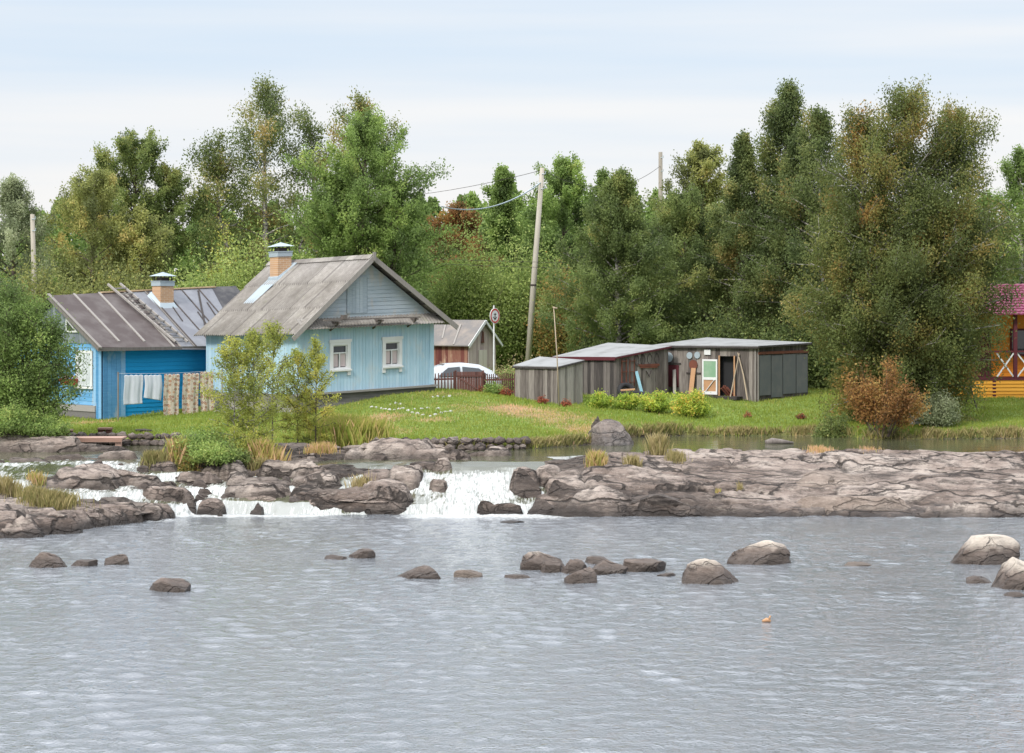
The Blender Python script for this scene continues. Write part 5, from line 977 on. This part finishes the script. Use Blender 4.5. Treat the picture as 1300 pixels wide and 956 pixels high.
# ---- orange house
OH = empty('orange_house', 'orange board house with magenta tile roof and porch at the right edge', 'house', (X(1197, 88), 88, 1.7), R_(4))
m = MB(); boards_h(m, lambda z: .7, lambda z: 9, 1.6, .9, 3.95, .16); m.box(.7, .75, 1.6, 7, -.2, 3.45); m.box(8.95, 9, 1.6, 7, -.2, 3.45); m.box(.7, 9, 6.95, 7, -.2, 3.45); m.build('wall', M['orange'], OH)
m = MB(); boards_h(m, lambda z: .6, lambda z: 9, 0, -.3, 1.0, .14, tilt=.03); m.box(.6, .64, 0.01, 1.6, -.3, 1.0); m.build('plinth', M['yellow'], OH)
m = MB(); m.box(.6, 9, .0, 1.6, 1.0, 1.06); m.box(.55, 9.05, -.05, -.0, .96, 1.05); m.build('porch_floor', M['maroon'], OH)
for x in (.7, 2.08, 2.95, 4.6, 6.3, 8.0):
    m = MB(); m.box(x-.07, x+.07, -.04, .1, -.3 if abs(x-2.08) < .1 else 1.05, 1.0 if abs(x-2.08) < .1 else 3.62); m.build('post', M['maroon'], OH)
for (a, b) in ((2.2, 2.88), (3.02, 4.53), (4.67, 6.23)):
    nn_ = 1 if b-a < 1 else 2
    for q in range(nn_):
        a2 = a+(b-a)*q/nn_; b2 = a+(b-a)*(q+1)/nn_; m = MB(); m.beam((a2, .0, 1.1), (b2, .0, 2.05), .03, .055); m.beam((a2, .035, 2.05), (b2, .035, 1.1), .03, .055); m.build('cross_brace', M['white'], OH)
m = MB(); m.box(.7, 9, -.03, .03, 2.08, 2.15); m.build('rail', M['maroon'], OH)
m = MB(); m.box(.9, 2.4, 1.5, 1.58, 1.05, 3.2); m.build('dark_entrance', M['maroon'], OH)
m = MB(); m.box(3.2, 3.9, 1.5, 1.57, 1.9, 3.0); ow_ = m.build('window', M['maroon'], OH); m = MB(); m.box(3.27, 3.83, 1.485, 1.5, 1.97, 2.93); m.build('pane', M['glass'], ow_)
m = MB(); y0, y1 = -.4, 4.3; rows = 12
for r_ in range(rows):
    for k in range(80):
        xa, xb = .2+k*.115, .2+(k+1)*.115; s0, s1 = r_/rows, (r_+1)/rows; f_ = lambda s, x, o_: (x, y0+(y1-y0)*s, 3.6+1.25*s+o_+.02*math.cos(x*2*math.pi/.23)); m.add([f_(s0, xa, .045), f_(s0, xb, .045), f_(s1, xb, 0), f_(s1, xa, 0)], [(0, 1, 2, 3)], .5); m.add([f_(s0, xa, .045), f_(s0, xb, .045), f_(s0, xb, -.01), f_(s0, xa, -.01)], [(0, 3, 2, 1)], .5)
m.add([(.2, y1, 4.83), (9.4, y1, 4.83), (9.4, 8.6, 3.5), (.2, 8.6, 3.5)], [(0, 1, 2, 3)], .5); m.build('roof', M['magenta'], OH)
m = MB(); m.add([(.7, 1.6, 3.4), (.7, 7, 3.4), (.7, 4.3, 4.7), (.75, 1.6, 3.4), (.75, 7, 3.4), (.75, 4.3, 4.7)], [(0, 2, 1), (3, 4, 5), (0, 3, 5, 2), (1, 2, 5, 4)]); m.build('gable', M['orange'], OH)
m = MB(); p = at(1240, 519, 82); m.beam(p, at(1232, 490, 82.2), .04, .04); m.beam(at(1226, 512, 82.6), at(1232, 490, 82.2), .035, .035); m.beam(at(1234, 512, 83.2), at(1232, 490, 82.2), .03, .03); st = m.build('tripod_stand', M['iron'], None); tag(st, 'dark three legged stand on the grass before the orange plinth', 'stand')
tk = boulder('pale grey tarpaulin covered heap behind the autumn shrub', X(1172, 77.5), 77.5, 1.6, 1.1, .9, Z(473, 77.5)-1.6, paint('grey_tarpaulin', (.5, .52, .54), .6, .4), 5, None, name='covered_heap'); tk['category'] = 'heap'
# white painted stones edging flower beds
rs = random.Random(9); M['stonepaint'] = paint('flaking_white_stone_paint', (.42, .42, .40), .8, .8, (.22, .21, .19), scale=9)
def wstones(pts, lab):
    for i, (px, py) in enumerate(pts):
        lo_d, hi_d = 70., 84.       # march the ray onto the lawn
        d = lo_d
        while d < hi_d and Z(py, d) > gz(X(px, d), d): d += .1
        o = boulder(lab, X(px, d), d, gz(X(px, d), d)-.02, .13+.12*rs.random(), .12, .055+.035*rs.random(), M['stonepaint'], i+200, 'white stones edging the flower beds', name='painted_stone', sub=3); o['category'] = 'stone'
wstones([(472, 517), (478, 518), (484, 519), (489, 520), (495, 520.5), (501, 521), (507, 520), (512, 519), (496, 514), (503, 513), (509, 514)], 'white painted stone edging the left flower bed on the mound')
wstones([(518, 522), (524, 524), (530, 526), (537, 527), (547, 529), (553, 527), (560, 525), (566, 523), (572, 523), (527, 520), (535, 519), (543, 518), (556, 520)], 'white painted stone edging the right flower bed on the mound')
wstones([(549, 504.5), (556, 504), (563, 504.5), (571, 504)], 'white painted stone in the short row before the gate')
m = MB(); m.tube([(-.02, 0, 0), (.06, .01, .02), (.14, 0, .0)], [.02, .045, .02], 6); m.tube([(.1, 0, .02), (.13, 0, .1)], [.02, .015], 5); sc_ = m.build('floating_scrap', M['pine'], None, True); sc_.location = (X(969, 40.3), 40.3, .02); tag(sc_, 'tiny tan scrap floating alone on the near water', 'debris')
# ---------------------------------------------------------------- trees and shrubs
g = 'trees behind the houses'
tree('birch_tree', 'huge rounded birch with browning leaves reaching down to the pond at the right', 'tree', X(1150, 78.5), 78.5, Z(128, 78.5), 3.9, 'autumn', 'round', 230000, .105, .03, .75, 95, 3, 'birch', None, leaders=[(0, 0, 1, .82), (1.8, .4, .98, .66), (-1.6, .2, .97, .6), (2.3, -.2, .66, .46), (-2.2, -.3, .6, .5), (.3, -1.2, .72, .66), (-.8, -1.4, .45, .6)], spread=.15, hue=.0)
tree('birch_tree', 'tallest dark birch with a thin pointed top left of the huge browning birch', 'tree', X(1000, 94), 94, Z(96, 94), 3.4, 'deep', 'cone', 62000, .12, .06, .8, 85, 4, 'birch', g, spread=.16, hue=-.06)
tree('birch_tree', 'dark drooping birch between the tallest and the huge browning birch', 'tree', X(1042, 92), 92, Z(128, 92), 2.6, 'deep', 'egg', 34000, .12, .05, .9, 60, 14, 'birch', g, hue=-.03)
tree('birch_tree', 'dark birch with brownish pointed top left of the tallest birch', 'tree', X(942, 95), 95, Z(162, 95), 2.7, 'deep', 'cone', 48000, .12, .05, .6, 75, 5, 'birch', g, hue=.06)
tree('aspen_tree', 'lighter green tree with loose top between the pole top and the dark birches', 'tree', X(890, 106), 106, Z(181, 106), 2.4, 'olive', 'egg', 34000, .14, .05, .2, 60, 6, 'bark', g, hue=-.06)
tree('birch_tree', 'dense cone shaped grey green birch behind the middle plank shed', 'tree', X(785, 93), 93, Z(216, 93), 3.1, 'dark', 'cone', 72000, .11, .02, .35, 95, 7, 'birch', g, hue=.07)
tree('spruce_tree', 'dark bushy tree behind the roofs between the cone shaped and brown topped birches', 'tree', X(872, 97), 97, Z(250, 97), 2.9, 'dark', 'egg', 46000, .12, .02, .4, 70, 8, 'bark', g)
tree('poplar_tree', 'mid green rounded tree left of the leaning pole', 'tree', X(636, 118), 118, Z(207, 118), 2.5, 'mid', 'cone', 34000, .15, .05, .2, 60, 9, 'bark', g, hue=-.06)
tree('poplar_tree', 'mid green tree directly behind the leaning pole top', 'tree', X(715, 118), 118, Z(203, 118), 2.9, 'mid', 'egg', 40000, .15, .05, .2, 60, 10, 'bark', g, hue=-.08)
tree('poplar_tree', 'narrow tree right behind the cone shaped birch', 'tree', X(765, 120), 120, Z(212, 120), 1.7, 'mid', 'cone', 20000, .15, .05, .2, 50, 11, 'bark', g, hue=-.04)
tree('maple_tree', 'broad full green tree towering right behind the pale blue house', 'tree', X(462, 99), 99, Z(158, 99), 3.7, 'mid', 'round', 90000, .125, .1, .15, 80, 12, 'bark', g, leaders=[(0, 0, 1, .85), (-1.2, .3, .78, .7), (1.4, 0, .76, .72)], hue=-.02)
tree('birch_tree', 'tall airy birch with sky showing through, left of the full green tree', 'tree', X(338, 118), 118, Z(102, 118), 4.2, 'deep', 'round', 36000, .15, .22, .9, 46, 13, 'birch', g, hue=.1, spread=.22, cluster=.65, leaders=[(0, 0, 1, .75), (-2.6, 0, .78, .6), (2.4, .5, .88, .5)])
tree('birch_tree', 'airy birch top showing over the full green tree', 'tree', X(462, 121), 121, Z(126, 121), 2.3, 'deep', 'round', 11000, .16, .45, .9, 28, 15, 'birch', g, hue=.08, spread=.2)
tree('maple_tree', 'round topped dense tree left of the airy birch', 'tree', X(172, 117), 117, Z(180, 117), 3.5, 'dark', 'round', 60000, .15, .1, .2, 70, 16, 'bark', g, hue=.12, leaders=[(0, 0, 1, .9), (1.6, 0, .88, .6), (-1.5, 0, .92, .6)])
tree('willow_tree', 'yellowish green tree in front of the round topped dense tree', 'tree', X(118, 104), 104, Z(226, 104), 2.6, 'olive', 'round', 42000, .13, .05, .3, 60, 17, 'bark', g, hue=.06, leaders=[(0, 0, 1, .9), (2.2, 0, .78, .8)])
tree('willow_tree', 'greyish loose willow at the left edge behind the pole', 'tree', X(18, 104), 104, Z(222, 104), 2.4, 'greygreen', 'egg', 34000, .12, .05, .6, 55, 18, 'bark', g, hue=-.1)
tree('rowan_tree', 'small orange brown tree between the full green tree and the pole', 'tree', X(580, 112), 112, Z(262, 112), 1.7, 'orange', 'round', 14000, .15, .1, .2, 45, 19, 'bark', g, hue=-.05)
tree('birch_tree', 'dark tree cut by the right edge behind the orange house', 'tree', X(1296, 103), 103, Z(186, 103), 2.0, 'mid', 'egg', 26000, .13, .05, .4, 55, 20, 'birch', g, hue=-.12)
tree('alder_tree', 'big leafy alder standing at the left edge beside the rapids', 'tree', X(12, 70.6), 70.6, Z(362, 70.6), 1.9, 'mid', 'round', 60000, .09, .03, .25, 66, 21, 'bark', None, spread=.14, hue=-.14, leaders=[(0, 0, .97, .8), (-1.2, .2, 1, .8), (1.3, -.1, .74, .66), (.6, -.2, .86, .7), (.9, -.5, .45, .6)])
tree('young_birch', 'young yellow green birch with pale stem left of the pair before the blue house', 'tree', X(297, 65), 65, Z(432, 65), .7, 'yellow', 'egg', 6500, .07, .18, .1, 40, 22, 'birch', None, trunk=.035, spread=.07, hue=-.08)
tree('young_birch', 'young yellow green birch just behind the left one of the pair', 'tree', X(322, 65.6), 65.6, Z(422, 65.6), .8, 'yellow', 'egg', 7000, .07, .15, .1, 40, 23, 'birch', None, trunk=.035, spread=.07, hue=-.15)
tree('young_willow', 'taller thin willow with sparse green leaves before the corner of the blue house', 'tree', X(346, 68.2), 68.2, Z(410, 68.2), .7, 'yellow', 'egg', 5000, .065, .3, .1, 36, 24, 'bark', None, trunk=.03, spread=.08, hue=.05)
tree('young_willow', 'slim upright willow sapling below the roof corner', 'tree', X(378, 68.4), 68.4, Z(452, 68.4), .5, 'yellow', 'column', 4600, .065, .1, .1, 34, 25, 'bark', None, trunk=.025, spread=.06, hue=.0)
tree('young_willow', 'slim upright willow sapling nearest the left window', 'tree', X(401, 68.3), 68.3, Z(440, 68.3), .5, 'yellow', 'column', 5000, .065, .08, .1, 34, 26, 'bark', None, trunk=.025, spread=.06, hue=.02)
B_ = [
 ('mixed_shrub', 'bright green shrub hanging over the water at the front of the islet', 270, 63.2, 1.5, .7, 'mid', 6000, .07, 54, .25),
 ('low_shrub', 'fresh green shrub at the waterline below the alder at the left edge', 8, 68.7, 2.0, 1.1, 'mid', 8000, .07, 52, .1), ('low_shrub', 'fresh green shrub at the waterline between the alder and the jetty', 58, 68.9, 1.6, .75, 'mid', 6000, .07, 53, .02),
 ('mixed_shrub', 'dense green shrub on the islet below the young birches', 262, 64.1, 2.0, 1.15, 'mid', 9000, .07, 30, .0), ('mixed_shrub', 'yellowish low shrub at the right side of the islet', 318, 64.4, 1.5, 1.1, 'yellow', 6000, .065, 31, -.15), ('mixed_shrub', 'dark leafy shrub at the middle front of the islet', 290, 63.5, 1.2, .75, 'dark', 5000, .065, 32, .1),
 ('mixed_shrub', 'russet tinged shrub at the left front of the islet', 238, 63.5, .9, .6, 'autumn', 3000, .06, 33, .2),
 ('autumn_shrub', 'orange brown leafed shrub leaning over the pond', 1118, 74.2, 3.0, 2.3, 'orange', 11500, .09, 34, .12), ('grey_green_shrub', 'rounded grey green shrub beside the orange brown one', 1192, 76.3, 1.6, 1.25, 'greygreen', 9000, .065, 35, -.05), ('green_shrub', 'dark green skirt of leaves below the huge birch at the pond edge', 1060, 75.4, 1.5, 1.3, 'dark', 6000, .075, 36, .1),
 ('currant_bush', 'leftmost pale green currant bush beside the small shed', 762, 79.8, .95, .72, 'currant', 3600, .075, 37, .0), ('currant_bush', 'second currant bush, before the lying tyre', 796, 80, .95, .72, 'currant', 3600, .075, 38, .02), ('currant_bush', 'third currant bush, rounded and bright green', 831, 79.8, 1.25, .85, 'currant', 5000, .075, 39, .0), ('currant_bush', 'rightmost and tallest currant bush with reddish tips', 877, 79.4, 1.3, 1.15, 'currant', 5600, .075, 40, .14),
 ('green_bush', 'small bright green bush in front of the picket fence', 627, 82.2, .85, .6, 'mid', 3000, .07, 41, .1),
 ('red_plant', 'small red leafed plant at the gate post', 611, 82.6, .4, .4, 'red', 500, .06, 42, .0), ('red_plant', 'red leafed plant right of the small bright green bush', 641, 82.0, .5, .42, 'red', 700, .06, 43, .05), ('red_plant', 'red leafed plant before the dark face of the small shed', 688, 79.4, .45, .35, 'red', 600, .055, 44, .05), ('red_plant', 'red leafed plant before the light face of the small shed', 718, 79.3, .45, .35, 'red', 500, .055, 45, .1),
 ('red_plant', 'little orange plant alone on the right lawn', 949, 79.5, .35, .3, 'red', 300, .05, 46, .2), ('red_plant', 'little brown red plant near the huge birch on the lawn', 1017, 79.3, .45, .3, 'red', 300, .05, 47, .0),
 ('low_shrub', 'leafy green bush in the shadow of the alder by the small bench', 75, 70.2, 1.5, .9, 'mid', 6000, .07, 48, -.1), ('low_shrub', 'green underbrush at the foot of the alder at the left edge', 15, 69.8, 2.3, 1.0, 'deep', 8000, .075, 49, .1)]
for (nm, lab, px, d, w_, h_, mt, n, ls, sd_, hu) in B_: bush(nm, lab, 'plant' if 'plant' in nm else 'shrub', X(px, d), d, w_, h_, mt, n, ls, sd_, 40, None, hue=hu, spread=.03 if 'autumn' in nm else .05, upright=.9 if 'autumn' in nm else 0.)
bush('weed_thicket', 'tangle of pinkish seeding weeds behind the picket fence', 'plant', X(660, 90), 90, 3.2, 1.35, 'straw', 6000, .07, 50, 70, hue=.1, upright=.5); bush('weed_thicket', 'green weeds behind the picket fence below the round sign', 'plant', X(636, 88.8), 88.8, 1.8, 1.1, 'mid', 4000, .07, 51, 50, upright=.5)
SCR = {262: 322, 330: 302, 150: 338, 60: 325, 600: 298, 665: 300, 718: 338, 290: 290, 548: 330, 930: 396, 1030: 392, 830: 398, 1200: 330}
for i, (lab, px, d, w_, h_, mt, n, hu) in enumerate([
 ('light green willow scrub mound behind the tin roof', 262, 94, 4.2, 2.9, 'hedge', 26000, .0), ('light green willow scrub behind the brick chimney of the blue house', 330, 95, 3.6, 3.6, 'hedge', 22000, -.05), ('olive scrub behind the ridge of the low blue house', 150, 96, 4.6, 3.2, 'olive', 24000, -.1), ('olive scrub at the left behind the alder', 60, 95, 4.2, 3.4, 'olive', 22000, -.1),
 ('yellow green scrub behind the outhouse and sign', 600, 103, 4.6, 4.8, 'hedge', 34000, -.15), ('yellow green scrub behind the leaning pole foot', 665, 104, 4.4, 5.0, 'hedge', 34000, -.22), ('reddish tinged scrub between the pole and the cone shaped birch', 718, 102, 2.6, 3.4, 'autumn', 12000, .2), ('light green young trees above the tin roof', 290, 104, 2.0, 5.2, 'yellow', 9000, -.15), ('green scrub filling the gap right of the full green tree', 548, 106, 3.0, 4.2, 'mid', 18000, -.1), ('dark undergrowth behind the long shed', 930, 92, 5, 2.9, 'dark', 20000, -.1), ('undergrowth right of the long shed below the tall birch', 1030, 90, 3.5, 3.0, 'dark', 16000, -.08), ('dark undergrowth behind the middle shed', 830, 94, 4.5, 2.8, 'dark', 18000, -.05), ('undergrowth behind the orange house end', 1200, 97, 5, 4.0, 'deep', 18000, -.05)]):
    bush('scrub', lab, 'scrub', X(px, d), d, w_*1.25, Z(SCR[px], d)-gz(X(px, d), d), mt, int(n*1.5), .12, 60+i, 110, 'scrub behind the houses', depth=2.5, t0=.12, hue=hu, spread=.06)
# far woodland reads as one mass
def woodland():
    global rng; rng = np.random.default_rng(77); P_ = []; V = []; r = random.Random(8); tb = MB()
    for i in range(120):
        d = 128+45*r.random(); x = (r.random()*2-1)*.34*d; tp = {0: 0}; h_ = (7.2+2.8*r.random())*d/140*.92; R0 = 1.7+1.2*r.random(); n = 2600
        z0 = 3.2; u = rng.random(n)**.8; az = rng.random(n)*6.283; rr = R0*np.array(PROF['egg'](u))*(.55+.5*rng.random(n)); lump = 1+.25*np.sin(az*3+i)*np.sin(u*9+i)
        P_.append(np.stack([x+rr*lump*np.cos(az), d+rr*lump*np.sin(az), z0+.4+u*h_+rng.normal(size=n)*.15], -1)); V.append(.35+.12*r.gauss(0, 1)+rng.normal(size=n)*.13)
        tb.tube([(x, d, z0-.4), (x, d, z0+h_*.8)], [.14, .04], 5, .5)
    o = empty('distant_woodland', None, None, (0, 0, 0)); o['kind'] = 'stuff'
    leaves('crowns', np.concatenate(P_), .3, L['mid'], o, np.concatenate(V), .7); tb.build('trunks', M['bark'], o)
woodland()
# grass tufts on the rocks
T_ = [('tall mixed weeds at the left side of the islet', 236, 63.9, .9, .75, 1400, 'grass', .2), ('tall yellow weeds at the right side of the islet', 338, 64.3, .9, .8, 1400, 'grass', .3), ('long dry grass on the left outcrop above the pool', 62, 57.6, 1.3, .42, 2600, 'straw', .0), ('orange dry grass at the left edge of the outcrop', 8, 58.8, 1.0, .5, 1800, 'straw', .15), ('round russet grass tussock in the upper left rapids', 195, 63.5, .65, .35, 1400, 'straw', -.1), ('yellow green tussock between islet and pale slab', 407, 65.6, .75, .35, 1500, 'grass', .35),
 ('tall yellowing grass on the bank left of the pale slab', 452, 69.0, 1.5, .95, 5000, 'grass', .02), ('tall grass and weeds at the foot of the blue house corner', 428, 71.0, 1.3, .8, 4000, 'grass', .0), ('green grass tuft on the shelf crest right of the waterfall', 757, 62.9, .45, .48, 900, 'grass', .25), ('dry tan grass tuft right of the green tuft', 803, 63.2, .4, .4, 600, 'straw', .15), ('tall dry grass tuft on the shelf before the pond', 836, 65.4, .45, .6, 700, 'straw', .2), ('short dry grass on the shelf right of the tall tuft', 858, 64.2, .5, .3, 500, 'straw', .1),
 ('green and brown grass in a hollow of the right shelf', 1042, 66.4, .7, .2, 900, 'grass', .45), ('flat grass patch by the pond edge on the right shelf', 1106, 66.9, .7, .14, 700, 'grass', .5), ('reeds at the pond edge below the browning birch', 1035, 74.9, 2.2, .3, 1800, 'grass', .3), ('small green sprig on the left outcrop', 47, 60.5, .4, .4, 300, 'grass', .2), ('rusty dry stalks above the long brown rock', 458, 61.7, .6, .4, 300, 'straw', .3), ('dry grass on the islet edge', 328, 63.6, .5, .4, 600, 'straw', .1), ('tiny green sprig in a crack of the right shelf', 912, 61.5, .15, .18, 80, 'grass', .2), ('tan stalks in a crack of the right shelf', 940, 61.8, .2, .25, 80, 'straw', .3)]
for i, (lab, px, d, w_, h_, n, mt, hu) in enumerate(T_): tuft(lab, px, d, w_, h_, n, mt, hue=hu, seed=300+i)
# brown earth humps on the lawn and a dark branch
m = MB(); b0 = Vector((X(172, 73.6), 73.6, gz(X(172, 73.6), 73.6)+.06)); m.tube([b0, b0+Vector((.3, 0, .02)), b0+Vector((.55, .05, -.01))], [.05, .05, .03], 6); dk = m.build('dark_log', M['board_dark'], None, True); tag(dk, 'short dark log lying on the grass before the laundry', 'log')
